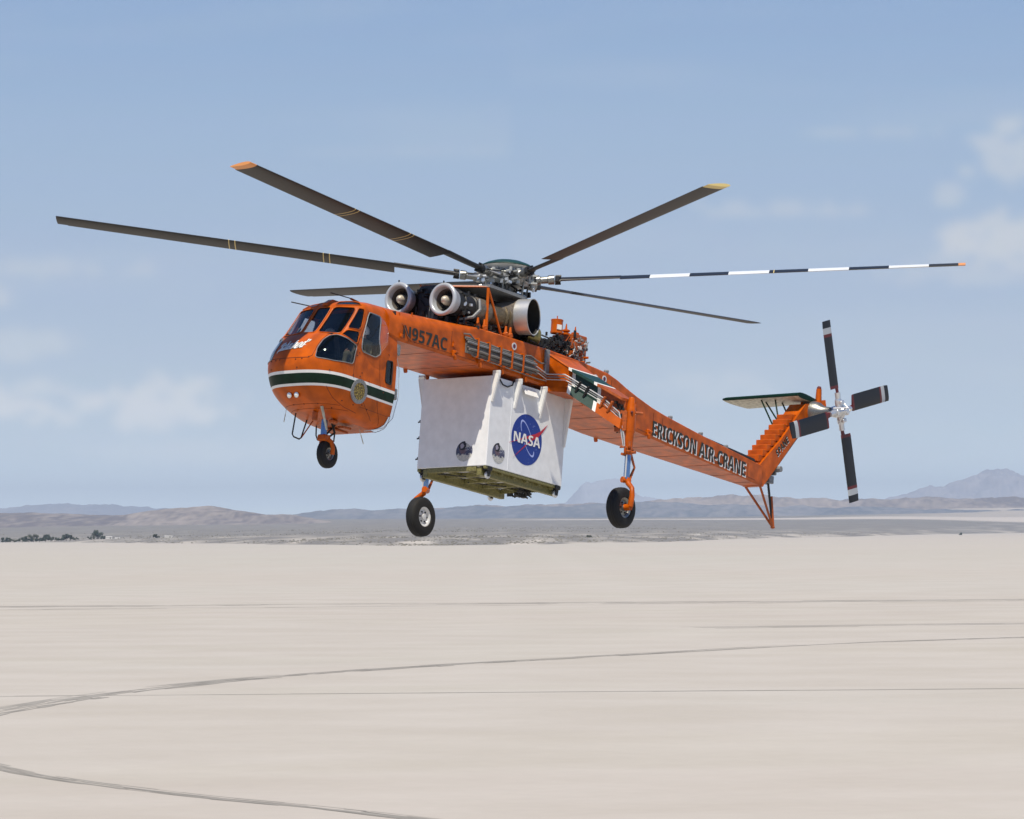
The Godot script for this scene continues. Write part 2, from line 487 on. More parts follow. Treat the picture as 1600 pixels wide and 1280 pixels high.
	# tyre tracks on the clay
	track("long curved tyre track sweeping from the left edge to the far right", [[-30.6, -279], [-30.3, -281.4], [-29.3, -292.4], [-26.0, -319.2], [-20.5, -346.7], [-13.9, -367.3], [-5.0, -388.2], [10.3, -419.0], [28.1, -452.5], [47.3, -474.4], [60.8, -488.2], [90, -512]], 2.6, 11, 0.32, 101)
	track("thin straight tyre track crossing below the curved one", [[-60, -317.5], [-35.9, -318.6], [-0.1, -320.5], [32.0, -322.0], [60, -325]], 0.9, 4, 0.34, 102)
	track("near curved tyre track in the bottom left corner", [[-26.5, -238], [-24.9, -231.2], [-22.3, -222.0], [-18.4, -210.0], [-12.4, -196.5], [-7.1, -187.3], [-2.8, -178.5], [2.0, -171.1], [8, -163]], 1.2, 12, 0.13, 103)
	track("farthest faint pair of tracks across the lake bed", [[-110, -717], [-80.9, -718.4], [8.9, -724.2], [72.7, -728.9], [110, -732]], 14.0, 7, 1.2, 104)
	track("faint far track closing in on the farthest pair", [[-100, -684], [-77.4, -687.6], [8.7, -709.3], [70.1, -715.3], [110, -718]], 9.0, 4, 1.0, 105)
	track("short scuffed track at the right below the farthest pair", [[19.1, -531.3], [31.9, -536.3], [44.1, -540.1], [62.6, -546.3], [80, -549]], 9.0, 6, 0.8, 106)

	# trees and sheds along the shore at left
	rng.seed = 19
	var trees := [[-0.0990, 7300, 7.0, 13.0, 0], [-0.0957, 7330, 8.5, 13.5, 0], [-0.0936, 7360, 10.5, 14.0, 1], [-0.0912, 7320, 11.0, 15.0, 0], [-0.0902, 7380, 6.0, 9.0, 1], [-0.0872, 7350, 10.0, 9.0, 0], [-0.0863, 7380, 8.5, 3.5, 1], [-0.0811, 7400, 16.5, 14.0, 0], [-0.0695, 7300, 6.0, 10.0, 1], [0.0872, 9500, 12.0, 8.0, 0], [0.0150, 5400, 4.5, 4.5, 1]]
	trees.append_array([[-0.1010, 7280, 5.5, 14, 0], [-0.0973, 7300, 5.5, 18, 1], [-0.0945, 7310, 5.0, 17, 0], [-0.0924, 7300, 6.0, 18, 0], [-0.0894, 7330, 4.6, 14, 1], [-0.0882, 7330, 4.0, 10, 0], [-0.0855, 7350, 4.2, 12, 1], [-0.0823, 7380, 4.5, 13, 1], [-0.0799, 7380, 4.6, 12, 0]])
	var names := ["low bushy tree nearest the left frame edge", "round dark tree second in the left row", "greyish round tree in the middle of the left row", "broad tree with a ragged top ending the dense left row", "small greyish tree just right of the broad ragged one", "small dark round tree standing alone between the row and the big one", "thin upright poplar like tree beside the small dark round one", "biggest dark tree, standing alone right of the row", "grey low tree far right of the biggest dark one", "lone dark tree far out on the plain at right", "tiny lone bush tree on the plain below the cargo box", "low thicket cut by the left frame edge", "low greyish thicket left of the second tree of the row", "low dark thicket between the second and the middle tree", "low dark thicket at the foot of the broad ragged tree", "low greyish thicket trailing right of the dense row", "small dark thicket left of the small lone round tree", "small grey thicket right of the thin upright tree", "grey thicket just left of the biggest dark tree", "small dark thicket just right of the biggest dark tree"]
	for i in trees.size():
		var q = trees[i]
		tree(q[0] * q[1], q[1], q[2], q[3], q[4], names[i], "trees along the far lake shore" if i not in [9, 10] else "")
	shed(-0.0788 * 7300, 7300, Vector3(9, 2.6, 6), "white low shed right of the biggest dark tree")
	shed(-0.0772 * 7150, 7150, Vector3(7, 1.6, 5), "tiny white shed nearer the shore than the one by the biggest tree")
	shed(-0.0672 * 7200, 7200, Vector3(11, 2.0, 6), "pale low shed right of the grey low tree")
	shed(0.0362 * 6600, 6600, Vector3(4, 2, 3), "tiny pale hut on the plain between the left main wheel and the tail bumper")
	shed(0.0861 * 9400, 9400, Vector3(5, 3.5, 4), "tiny white hut beside the lone dark tree at right")

func ground_y(x: float, dd: float) -> float:
	var past := dd - shore_at(x, dd)
	return clampf(past * 0.0035, -6.0, 2.2) + climb(maxf(past, 0.0), shore_at(x, dd)) - 0.8

func range_of(called: String, label: String, dist: float, depth: float, crest: Array, sd: int, ca: Color, cb: Color, rough: float) -> void:
	var b := MB.new()
	var n1 := noise(0.0011, sd, 5); var n2 := noise(0.0042, sd + 100, 4); var n3 := noise(0.0016, sd + 200, 5)
	var nx := 420; var nz := 34
	var x0: float = crest[0][0] * dist; var x1: float = crest[-1][0] * dist
	var g := []
	for j in nz + 1:
		var t := float(j) / nz
		var row := []
		for i in nx + 1:
			var x := lerpf(x0, x1, float(i) / nx)
			var s := x / dist
			var h := 0.0
			for k in crest.size() - 1:
				if s >= crest[k][0] and s <= crest[k + 1][0]:
					var u: float = (s - crest[k][0]) / (crest[k + 1][0] - crest[k][0])
					h = lerpf(crest[k][1], crest[k + 1][1], u * u * (3 - 2 * u))
			var zz := -dist - depth * (t - 0.7)
			var prof: float = sin(PI * 0.5 * t / 0.7) if t < 0.7 else cos(PI * 0.5 * (t - 0.7) / 0.3)
			var r: float = 1.0 - absf(n1.get_noise_2d(x, zz * 0.45)) * 2.0
			var y := h * prof * (1.0 + rough * (0.22 * n2.get_noise_2d(x, zz * 0.6) * (1.2 - prof * 0.7) + 0.62 * (r - 0.7) * (1.0 - prof * 0.82)))
			row.append(Vector3(x, y - 4.0, zz))
		g.append(row)
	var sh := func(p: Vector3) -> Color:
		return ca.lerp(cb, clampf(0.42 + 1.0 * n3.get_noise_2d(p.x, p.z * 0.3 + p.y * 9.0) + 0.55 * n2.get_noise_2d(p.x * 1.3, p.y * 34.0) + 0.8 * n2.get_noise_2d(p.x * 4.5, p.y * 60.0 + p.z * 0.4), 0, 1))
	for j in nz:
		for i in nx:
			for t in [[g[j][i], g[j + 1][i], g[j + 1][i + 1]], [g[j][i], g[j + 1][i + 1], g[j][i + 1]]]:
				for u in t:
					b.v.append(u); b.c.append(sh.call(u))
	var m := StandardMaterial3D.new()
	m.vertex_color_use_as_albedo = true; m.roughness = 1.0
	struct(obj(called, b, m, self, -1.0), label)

func track(label: String, pts: Array, width: float, strands: int, each: float, sd: int) -> void:
	var cv := Curve3D.new()
	for i in pts.size():
		var p := Vector3(pts[i][0], 0.005, pts[i][1])
		var q := Vector3(pts[mini(i + 1, pts.size() - 1)][0], 0.005, pts[mini(i + 1, pts.size() - 1)][1]) - Vector3(pts[maxi(i - 1, 0)][0], 0.005, pts[maxi(i - 1, 0)][1])
		cv.add_point(p, -q / 6.0, q / 6.0)
	cv.bake_interval = 0.8
	var L := cv.get_baked_length()
	var n := int(L / 0.9)
	var b := MB.new()
	var nn := noise(0.11, sd, 3)
	rng.seed = sd
	var pos := []
	for i in n + 1: pos.append(cv.sample_baked(L * i / n))
	for s in strands:
		var off := (float(s) / maxf(1, strands - 1) - 0.5) * width if strands > 1 else 0.0
		var k := rng.randf_range(0.6, 1.3)
		for i in n:
			var t: Vector3 = (pos[i + 1] - pos[i]).normalized()
			var side := Vector3(-t.z, 0, t.x)
			var a: float = nn.get_noise_2d(i * 0.5, s * 31.0); var a2: float = nn.get_noise_2d((i + 1) * 0.5, s * 31.0)
			if nn.get_noise_2d(i * 0.23 + 500.0, s * 17.0) < -0.12: continue
			var w0: float = each * k * (0.7 + 1.1 * a) * 0.5; var w1 := each * k * (0.7 + 1.1 * a2) * 0.5
			if w0 < 0.02 or w1 < 0.02: continue
			var o := side * (off + 0.35 * a * width * 0.3); var o2 := side * (off + 0.35 * a2 * width * 0.3)
			var up := Vector3(0, 0.0008 * s, 0)
			b.oquad(pos[i] + o - side * w0 + up, pos[i] + o + side * w0 + up, pos[i + 1] + o2 + side * w1 + up, pos[i + 1] + o2 - side * w1 + up, Vector3.UP)
	struct(obj("tyre_track", b, mat(Color(0.56, 0.545, 0.52), 1.0), self, -1.0), label)

func tree(x: float, dd: float, h: float, w: float, kind: int, label: String, group: String) -> void:
	var o := Node3D.new()
	put(o, "tree", self)
	o.position = Vector3(x, ground_y(x, dd), -dd)
	tag(o, label, "tree", group)
	var t := MB.new()
	t.tube([Vector3(0, -1, 0), Vector3(0.2, h * 0.3, 0), Vector3(0.1, h * 0.75, 0.2)], [0.45, 0.35, 0.12], 6)
	for i in 4: t.tube([Vector3(0.2, h * 0.3, 0), Vector3(rng.randf_range(-0.35, 0.35) * w, h * rng.randf_range(0.5, 0.75), rng.randf_range(-0.3, 0.3) * w)], [0.25, 0.07], 5)
	obj("trunk", t, mat(Color(0.34, 0.29, 0.24), 1.0), o)
	var b := MB.new()
	var lobes := []
	for i in 10: lobes.append([Vector3(rng.randf_range(-0.42, 0.42) * w, h * (rng.randf_range(0.18, 0.45) if i < 5 else rng.randf_range(0.45, 0.78)), rng.randf_range(-0.3, 0.3) * w), rng.randf_range(0.2, 0.32) * minf(w, h)])
	for i in 1500:
		var q = lobes[rng.randi() % lobes.size()]
		var d := Vector3(rng.randfn(), rng.randfn(), rng.randfn()).normalized()
		var p: Vector3 = q[0] + d * q[1] * rng.randf_range(0.55, 1.08) * Vector3(1, 0.85, 1)
		if p.y < 0.6: p.y = rng.randf_range(0.4, 1.4)
		var u := Vector3(rng.randfn(), rng.randfn() * 0.6, rng.randfn()).normalized()
		var s := u.cross(d).normalized()
		var k := rng.randf_range(0.5, 1.1)
		b.col = Color(1, 1, 1).lerp(Color(0.6, 0.65, 0.55), rng.randf())
		b.tri(p + u * k, p + s * k * 0.8, p - s * k * 0.7 - u * 0.3 * k)
	var m := mat(Color(0.22, 0.28, 0.20) if kind == 0 else Color(0.33, 0.35, 0.27), 0.9)
	m.vertex_color_use_as_albedo = true
	obj("crown", b, m, o, 2.0)

func shed(x: float, dd: float, s: Vector3, label: String) -> void:
	var o := Node3D.new()
	put(o, "shed", self)
	o.position = Vector3(x, ground_y(x, dd) + 0.5, -dd)
	tag(o, label, "shed", "sheds on the far shore")
	var b := MB.new()
	b.box(Vector3(0, s.y / 2, 0), s)
	obj("wall", b, mat(Color(0.86, 0.85, 0.82), 0.8), o)
	var r := MB.new()
	r.prism(PackedVector2Array([Vector2(-s.z * 0.55, 0), Vector2(s.z * 0.55, 0), Vector2(0, s.y * 0.35)]), Transform3D(Basis(Vector3(0, 0, 1), Vector3.UP, Vector3(-1, 0, 0)), Vector3(s.x * 0.52, s.y + 0.02, 0)), s.x * 1.04)
	obj("roof", r, mat(Color(0.75, 0.74, 0.72), 0.7), o)
	var d := MB.new()
	d.box(Vector3(s.x * 0.2, s.y * 0.35, s.z / 2 + 0.03), Vector3(s.x * 0.15, s.y * 0.7, 0.06))
	obj("door", d, mat(Color(0.35, 0.34, 0.33), 0.8), o)

# ---------------------------------------------------------------- cabin surface: u runs starboard rear (-1), nose (0), port rear (1); v runs roof (0) to belly (1)
const ROWS := [
	[-1.80, 5.95, 0.30, 0.35, 2.0, 5.0, -0.02], [-1.84, 6.38, 0.62, 0.40, 2.2, 5.0, -0.025], [-1.91, 6.68, 0.80, 0.40, 2.4, 5.0, -0.02], [-2.02, 6.81, 0.92, 0.42, 2.5, 5.1, -0.01],
	[-2.30, 7.01, 0.98, 0.50, 2.6, 5.3, 0.0], [-2.68, 7.30, 1.03, 0.58, 2.6, 5.35, 0.0], [-2.82, 7.47, 1.045, 0.66, 2.6, 5.35, 0.01], [-3.00, 7.65, 1.055, 0.76, 2.6, 5.35, 0.015],
	[-3.25, 7.83, 1.06, 0.86, 2.7, 5.35, 0.02], [-3.55, 7.90, 1.06, 0.90, 2.7, 5.35, 0.03], [-3.85, 7.82, 1.05, 0.90, 2.7, 5.35, 0.035], [-4.10, 7.68, 1.01, 0.92, 2.7, 5.35, 0.035],
	[-4.30, 7.43, 0.96, 0.95, 2.6, 5.35, 0.04], [-4.43, 7.15, 0.90, 0.95, 2.5, 5.35, 0.05], [-4.51, 6.80, 0.80, 0.80, 2.4, 5.35, 0.065], [-4.55, 6.40, 0.60, 0.50, 2.2, 5.40, 0.085]]
func cr(a: float, b: float, c: float, d: float, t: float) -> float:
	return 0.5 * (2 * b + (c - a) * t + (2 * a - 5 * b + 4 * c - d) * t * t + (3 * b - a - 3 * c + d) * t * t * t)
func S(u: float, v: float, inset := 0.0) -> Vector3:
	var n := ROWS.size() - 1
	var t := clampf(v * n, 0.0, n - 1e-6)
	var i := int(t)
	var q := []
	for k in 7: q.append(cr(ROWS[maxi(i - 1, 0)][k], ROWS[i][k], ROWS[i + 1][k], ROWS[mini(i + 2, n)][k], t - i))
	var w: float = q[2] - inset; var xf: float = q[1] - inset; var L: float = q[3]
	var au := absf(u); var x: float; var z := w
	if au < 0.5:
		var a := au / 0.5 * PI / 2
		x = xf - L + L * pow(maxf(cos(a), 0.0), 2.0 / q[4]); z = w * pow(sin(a), 2.0 / q[4])
	else:
		x = lerpf(xf - L, q[5], (au - 0.5) / 0.5)
	return B(x, q[0] - q[6] * (7.4 - x), signf(u) * z)
func SN(u: float, v: float) -> Vector3:
	var a := S(u + 0.004, v) - S(u - 0.004, v); var b := S(u, minf(v + 0.004, 1)) - S(u, maxf(v - 0.004, 0))
	var n := a.cross(b).normalized()
	return n if n.dot(S(u, v) - B(6.2, -3.1, 0)) > 0 else -n
func SO(u: float, v: float, d: float) -> Vector3: return S(u, v) + SN(u, v) * d

func smooth_poly(p: PackedVector2Array, times: int, k := 0.25) -> PackedVector2Array:
	for t in times:
		var r := PackedVector2Array()
		for i in p.size():
			var a := p[i]; var b := p[(i + 1) % p.size()]
			r.append(a.lerp(b, k)); r.append(b.lerp(a, k))
		p = r
	return p
func mirror(p: PackedVector2Array) -> PackedVector2Array:
	var r := PackedVector2Array()
	for q in p: r.append(Vector2(-q.x, q.y))
	return r

func surface_text(called: String, s: String, bold: bool, u0: Vector2, du: Vector2, dv: Vector2, m: Material, parent: Node, off: float) -> void:
	var a := text_mesh(s, bold, "Droid Serif").get_mesh_arrays()
	var vs: PackedVector3Array = a[Mesh.ARRAY_VERTEX]; var ix: PackedInt32Array = a[Mesh.ARRAY_INDEX]
	var lo := Vector2(1e9, 1e9); var hi := -lo
	for p in vs:
		lo = lo.min(Vector2(p.x, p.y)); hi = hi.max(Vector2(p.x, p.y))
	var b := MB.new()
	for i in range(0, ix.size(), 3):
		var q := []
		for k in 3:
			var p := vs[ix[i + k]]
			var f := (Vector2(p.x, p.y) - lo) / (hi - lo)
			var w := u0 + du * f.x + dv * f.y
			q.append(SO(w.x, w.y, off + (0.006 if p.z > 0 else 0.0)))
		b.tri(q[0], q[1], q[2])
	obj(called, b, m, parent, -1.0)
func text_mesh(s: String, bold: bool, face := "Droid Sans") -> TextMesh:
	var f := SystemFont.new()
	f.font_names = PackedStringArray([face])
	f.font_weight = 700 if bold else 400
	var t := TextMesh.new()
	t.font = f; t.text = s; t.font_size = 64; t.pixel_size = 0.01; t.depth = 0.01; t.curve_step = 1.5
	return t
func text(called: String, s: String, o: Vector3, right: Vector3, up: Vector3, m: Material, parent: Node, bold := true, thick := 0.006) -> MeshInstance3D:
	var t := text_mesh(s, bold)
	var a := t.get_mesh_arrays()
	var vs: PackedVector3Array = a[Mesh.ARRAY_VERTEX]
	var bb := AABB(vs[0], Vector3())
	for p in vs: bb = bb.expand(p)
	var n := right.cross(up).normalized()
	var bas := Basis(right / bb.size.x, up / bb.size.y, n * thick / bb.size.z)
	var i := node_of(called, t, m, parent)
	i.transform = Transform3D(bas, o - bas * bb.position)
	return i

func frame_tube(b: MB, poly: PackedVector2Array, r: float, off := 0.006) -> void:
	var pts := []
	for i in poly.size():
		var p := poly[i]; var q := poly[(i + 1) % poly.size()]
		var n := maxi(1, int(p.distance_to(q) / 0.03))
		for k in n:
			var w := p.lerp(q, float(k) / n)
			pts.append(SO(w.x, w.y, off))
	pts.append(pts[0]); pts.append(pts[1])
	b.tube(pts, r, 6, false)

func make_cabin() -> void:
	var wins := []   # [name, polygon, smoothing, glass, frame material, frame radius]
	var port := PackedVector2Array([Vector2(0.049, 0.344), Vector2(0.262, 0.368), Vector2(0.318, 0.214), Vector2(0.068, 0.205)])
	wins.append(["windshield_pane", port, 1, M.glass, M.orange, 0.011])
	wins.append(["windshield_pane", mirror(port), 1, M.glass, M.orange, 0.011])
	wins.append(["windshield_pane", PackedVector2Array([Vector2(-0.032, 0.342), Vector2(0.032, 0.344), Vector2(0.046, 0.204), Vector2(-0.042, 0.204)]), 1, M.glass, M.orange, 0.010])
	var qu := PackedVector2Array([Vector2(0.308, 0.318), Vector2(0.485, 0.316), Vector2(0.445, 0.216), Vector2(0.350, 0.214)])
	var ql := PackedVector2Array([Vector2(0.292, 0.378), Vector2(0.312, 0.326), Vector2(0.490, 0.326), Vector2(0.508, 0.450)])
	var ch := PackedVector2Array([Vector2(0.166, 0.572), Vector2(0.157, 0.515), Vector2(0.164, 0.450), Vector2(0.19, 0.405), Vector2(0.25, 0.390), Vector2(0.385, 0.420), Vector2(0.512, 0.462), Vector2(0.516, 0.572), Vector2(0.342, 0.580)])
	var dr := PackedVector2Array([Vector2(0.512, 0.226), Vector2(0.715, 0.232), Vector2(0.80, 0.465), Vector2(0.745, 0.497), Vector2(0.572, 0.486)])
	var sm := PackedVector2Array([Vector2(0.883, 0.494), Vector2(0.95, 0.489), Vector2(0.95, 0.611), Vector2(0.883, 0.606)])
	var eb := PackedVector2Array([Vector2(0.075, 0.186), Vector2(0.085, 0.106), Vector2(0.225, 0.098), Vector2(0.358, 0.14), Vector2(0.383, 0.190), Vector2(0.2, 0.192)])
	var gc := PackedVector2Array([Vector2(0.999, 0.79), Vector2(0.975, 0.80), Vector2(0.942, 0.88), Vector2(0.83, 0.97), Vector2(0.80, 0.999), Vector2(0.999, 0.999)])
	for s in [0, 1]:
		for q in [["quarter_window", qu, 1, M.glass, M.orange, 0.010], ["quarter_window", ql, 1, M.glass, M.orange, 0.010], ["chin_window", ch, 1, M.glass, M.grey, 0.010], ["door_window", dr, 1, null, M.grey, 0.013], ["side_window", sm, 1, M.glass, M.black, 0.016], ["eyebrow_window", eb, 1, M.green_glass, M.orange, 0.012], ["rear_corner_window", gc, 0, M.clear, M.seam, 0.006]]:
			var w: Array = q.duplicate()
			if s == 1: w[1] = mirror(q[1])
			wins.append(w)
	for w in wins: w[1] = smooth_poly(w[1], 2 if w[2] else 0, 0.10)
	var nu := 260; var nv := 208
	var shell := MB.new(); var green := MB.new(); var whites := [MB.new(), MB.new()]
	var panes := []
	for w in wins: panes.append(MB.new())
	var P := []
	for j in nv + 1:
		var row := []
		for i in nu + 1: row.append(S(-1.0 + 2.0 * i / nu, float(j) / nv))
		P.append(row)
	var bbs := []
	for w in wins:
		var r := Rect2(w[1][0], Vector2())
		for q in w[1]: r = r.expand(q)
		bbs.append(r)
	var hits := []
	for w in wins: hits.append({})
	for j in nv:
		var v := (j + 0.5) / nv
		for i in nu:
			var c := Vector2(-1.0 + 2.0 * (i + 0.5) / nu, v)
			var cut := -1
			for k in wins.size():
				if bbs[k].has_point(c) and Geometry2D.is_point_in_polygon(c, wins[k][1]):
					cut = k; break
			if cut >= 0:
				for dj in [-1, 0, 1]:
					for di in [-1, 0, 1]:
						if i + di >= 0 and i + di < nu and j + dj < nv: hits[cut][Vector2i(i + di, j + dj)] = true
				continue
			var t := shell
			if v > 0.635 and v < 0.715: t = whites[0] if v < 0.649 else (whites[1] if v > 0.702 else green)
			t.quad(P[j][i], P[j + 1][i], P[j + 1][i + 1], P[j][i + 1])
	var cab := obj("cabin", shell, M.orange, heli, -1.0)
	var gs := obj("green_stripe", green, M.green, cab, -1.0)
	for w in whites: obj("white_stripe", w, M.white, cab, -1.0)
	for k in wins.size():
		if wins[k][3] != null:
			for h in hits[k]:
				var q := []
				for d in [[0, 0], [0, 1], [1, 1], [1, 0]]:
					var p: Vector3 = P[h.y + d[1]][h.x + d[0]]
					q.append(p + (B(6.2, -3.1, 0) - p).normalized() * 0.012)
				panes[k].quad(q[0], q[1], q[2], q[3])
			var pn := obj(wins[k][0], panes[k], wins[k][3], cab, -1.0)
		var fb := MB.new()
		frame_tube(fb, wins[k][1], wins[k][5])
		obj("window_frame", fb, wins[k][4], cab)
	# bulged sliding side windows
	for s in [1.0, -1.0]:
		var bub := MB.new()
		var bp := smooth_poly(PackedVector2Array([Vector2(0.508, 0.220), Vector2(0.75, 0.230), Vector2(0.866, 0.283), Vector2(0.872, 0.36), Vector2(0.79, 0.475), Vector2(0.747, 0.503), Vector2(0.570, 0.491)]), 3)
		var mid := Vector2()
		for q in bp: mid += q / bp.size()
		var rings := []
		for r in 9:
			var f := 1.0 - r / 8.0
			var ring := []
			for q in bp:
				var w := mid.lerp(q, f)
				ring.append(SO(w.x * s, w.y, 0.012 + 0.13 * pow(1.0 - pow(f, 2.6), 0.6)))
			rings.append(ring)
		for r in 8:
			for i in bp.size():
				var k := (i + 1) % bp.size()
				bub.quad(rings[r][i], rings[r][k], rings[r + 1][k], rings[r + 1][i])
		obj("bubble_window", bub, M.clear, cab, -1.0)
	# closing faces
	var rear := MB.new()
	var rp := []
	for j in range(0, nv + 1, 4): rp.append(P[j][nu])
	for j in rp.size() - 1:
		var a: Vector3 = rp[j]; var c: Vector3 = rp[j + 1]
		if a.y < -4.1: continue
		rear.quad(a, c, Vector3(c.x, c.y, -c.z), Vector3(a.x, a.y, -a.z))
	obj("rear_bulkhead", rear, M.orange_dirty, cab)
	var rw := MB.new()
	rw.box(B(5.33, -3.25, 0), Vector3(0.03, 0.7, 1.5), Basis(), 0.01)
	obj("rear_window", rw, M.glass, cab)
	var bel := MB.new(); var rfp := MB.new()
	for i in nu / 2:
		bel.quad(P[nv][i], P[nv][i + 1], P[nv][nu - i - 1], P[nv][nu - i])
		rfp.quad(P[0][i], P[0][i + 1], P[0][nu - i - 1], P[0][nu - i])
	obj("belly_panel", bel, M.orange_dirty, cab)
	obj("roof_panel", rfp, M.orange, cab)
	var dk := MB.new()
	dk.box(B(5.45, -3.0, 0), Vector3(0.04, 2.2, 1.98))
	dk.box(B(5.76, -2.25, 0), Vector3(0.04, 0.62, 1.7))
	obj("rear_wall_lining", dk, M.liner, cab)
	# inside: dark lining, floor, seats, instrument panel
	var ln := MB.new()
	for j in range(0, 60):
		for i in range(0, 80):
			var c := Vector2(-1.0 + 2.0 * (i + 0.5) / 80, (j + 0.5) / 60)
			var skip := false
			for k in wins.size():
				if bbs[k].grow(0.02).has_point(c):
					for o in [Vector2(0, 0), Vector2(0.012, 0.008), Vector2(-0.012, 0.008), Vector2(0.012, -0.008), Vector2(-0.012, -0.008)]:
						if Geometry2D.is_point_in_polygon(c + o, wins[k][1]): skip = true
			if skip: continue
			var q := []
			for d in [[0, 0], [0, 1], [1, 1], [1, 0]]: q.append(S(-1.0 + 2.0 * (i + d[0]) / 80, float(j + d[1]) / 60, 0.045))
			ln.quad(q[0], q[1], q[2], q[3])
	obj("interior_lining", ln, M.liner, cab, -1.0)
	var fl := MB.new()
	fl.box(B(6.3, -3.75, 0), Vector3(1.9, 0.06, 1.9))
	obj("cabin_floor", fl, M.liner, cab)
	var ip := MB.new()
	ip.box(B(7.05, -3.02, 0), Vector3(0.18, 0.5, 1.3), Basis(Vector3(0, 0, 1), 0.3), 0.02)
	ip.box(B(7.2, -2.76, 0), Vector3(0.3, 0.03, 1.4), Basis(Vector3(0, 0, 1), 0.1), 0.01)
	obj("instrument_panel", ip, M.black, cab)
	for s in [0.5, -0.5]:
		var st := MB.new()
		st.box(B(5.95, -3.28, s), Vector3(0.5, 0.12, 0.48), Basis(), 0.03)
		st.box(B(5.68, -2.92, s), Vector3(0.12, 0.8, 0.46), Basis(Vector3(0, 0, 1), -0.12), 0.03)
		st.box(B(5.9, -3.55, s), Vector3(0.36, 0.4, 0.36))
		obj("seat", st, M.dark_metal, cab)
	# nose and belly fittings
	var hump := MB.new()
	hump.loft([[B(6.83, -1.98, 0.06), B(6.83, -1.92, 0.04), B(6.83, -1.92, -0.06), B(6.83, -1.98, -0.08)], [B(6.6, -1.9, 0.09), B(6.62, -1.80, 0.06), B(6.62, -1.80, -0.07), B(6.6, -1.9, -0.1)], [B(6.2, -1.85, 0.08), B(6.25, -1.81, 0.06), B(6.25, -1.81, -0.06), B(6.2, -1.85, -0.08)]])
	obj("roof_light", hump, M.orange, cab)
	for z in [-0.21, 0.0]:
		var p := S(-0.042 if z < 0 else 0.0, 0.767)
		var x := ax(Vector3(-1, -0.25, 0.05), p)
		var hl := MB.new()
		hl.lathe([Vector2(0.0, -0.03), Vector2(0.066, -0.03), Vector2(0.075, 0.03), Vector2(0.07, 0.055)], x, 14, false)
		var l := obj("headlight", hl, M.orange, cab)
		var hg := MB.new()
		hg.lathe([Vector2(0.001, 0.075), Vector2(0.04, 0.068), Vector2(0.07, 0.045), Vector2(0.069, 0.02), Vector2(0.0, 0.02)], x, 14)
		obj("lens", hg, M.lamp, l)
	var ro := MB.new(); var ri := MB.new()
	var ec := B(6.64, -4.01, 1.04)
	var ebas := Transform3D(Basis(Vector3(1, 0, 0), Vector3(0, 0, 1), Vector3(0, -1, 0)).rotated(Vector3(1, 0, 0), 0.10), ec)
	ro.lathe([Vector2(0.2, 0.0), Vector2(0.2, 0.016), Vector2(0.285, 0.016), Vector2(0.285, -0.02)], ebas, 32, false)
	var em := obj("emblem", ro, M.grey, cab)
	ri.lathe([Vector2(0.0, 0.012), Vector2(0.2, 0.012), Vector2(0.2, -0.01)], ebas, 24, false)
	obj("emblem_centre", ri, mat(Color(0.68, 0.60, 0.28), 0.5, 0.0, noise_tex(0.03, 15, 0.25, 1.0, 256, 3, Color(1, 0.8, 0.5)), 2.4), cab)
	surface_text("nose_lettering", "“Ichabod”", true, Vector2(-0.132, 0.535), Vector2(0.180, -0.022), Vector2(0.020, -0.072), M.letter, cab, 0.004)
	surface_text("nose_lettering", "“Ichabod”", true, Vector2(-0.127, 0.534), Vector2(0.180, -0.022), Vector2(0.020, -0.068), M.white, cab, 0.011)
	var sw := MB.new()
	for i in 14:
		var f := i / 14.0; var g := (i + 1) / 14.0
		var a0 := Vector2(-0.122 + 0.175 * f, 0.543 - 0.048 * sqrt(f)); var a1 := Vector2(-0.122 + 0.175 * g, 0.543 - 0.048 * sqrt(g))
		var w0 := 0.016 * (1.0 - f * 0.8); var w1 := 0.016 * (1.0 - g * 0.8)
		sw.quad(SO(a0.x, a0.y, 0.008), SO(a0.x, a0.y - w0, 0.008), SO(a1.x, a1.y - w1, 0.008), SO(a1.x, a1.y, 0.008))
	obj("lettering_underline", sw, M.white, cab, -1.0)
	var seam := MB.new()
	frame_strip(seam, [Vector2(-0.2, 0.57), Vector2(0.10, 0.572), Vector2(0.135, 0.562), Vector2(0.146, 0.53), Vector2(0.15, 0.46), Vector2(0.17, 0.39)], 0.007)
	frame_strip(seam, [Vector2(0.25, 0.715), Vector2(0.27, 0.78), Vector2(0.33, 0.84), Vector2(0.42, 0.87)], 0.006)
	frame_strip(seam, [Vector2(-0.3, 0.83), Vector2(0.3, 0.83)], 0.005)
	frame_strip(seam, [Vector2(-0.3, 0.87), Vector2(0.35, 0.868)], 0.005)
	frame_strip(seam, [Vector2(0.535, 0.48), Vector2(0.525, 0.64)], 0.005)
	frame_strip(seam, [Vector2(0.80, 0.50), Vector2(0.83, 0.64)], 0.005)
	frame_strip(seam, [Vector2(0.51, 0.22), Vector2(0.515, 0.46)], 0.008)
	frame_strip(seam, [Vector2(0.60, 0.715), Vector2(0.61, 0.9)], 0.005)
	frame_strip(seam, [Vector2(0.80, 0.715), Vector2(0.81, 0.92)], 0.005)
	frame_strip(seam, [Vector2(0.5, 0.80), Vector2(0.95, 0.80)], 0.004)
	obj("panel_seam", seam, M.seam, cab)
	var rv := MB.new()
	for q in [[-0.17, 0.58], [-0.11, 0.58], [-0.07, 0.578], [0.02, 0.58], [0.06, 0.578], [0.11, 0.57], [-0.17, 0.622], [0.03, 0.622], [0.3, 0.63], [0.52, 0.625], [0.6, 0.62], [0.62, 0.6], [0.7, 0.63], [0.35, 0.79], [0.45, 0.80], [0.56, 0.78], [0.62, 0.8], [0.0, 0.83], [-0.08, 0.83], [0.1, 0.83], [0.2, 0.86], [0.56, 0.5], [0.545, 0.52], [0.53, 0.3], [0.53, 0.36], [0.9, 0.45], [0.87, 0.66]]:
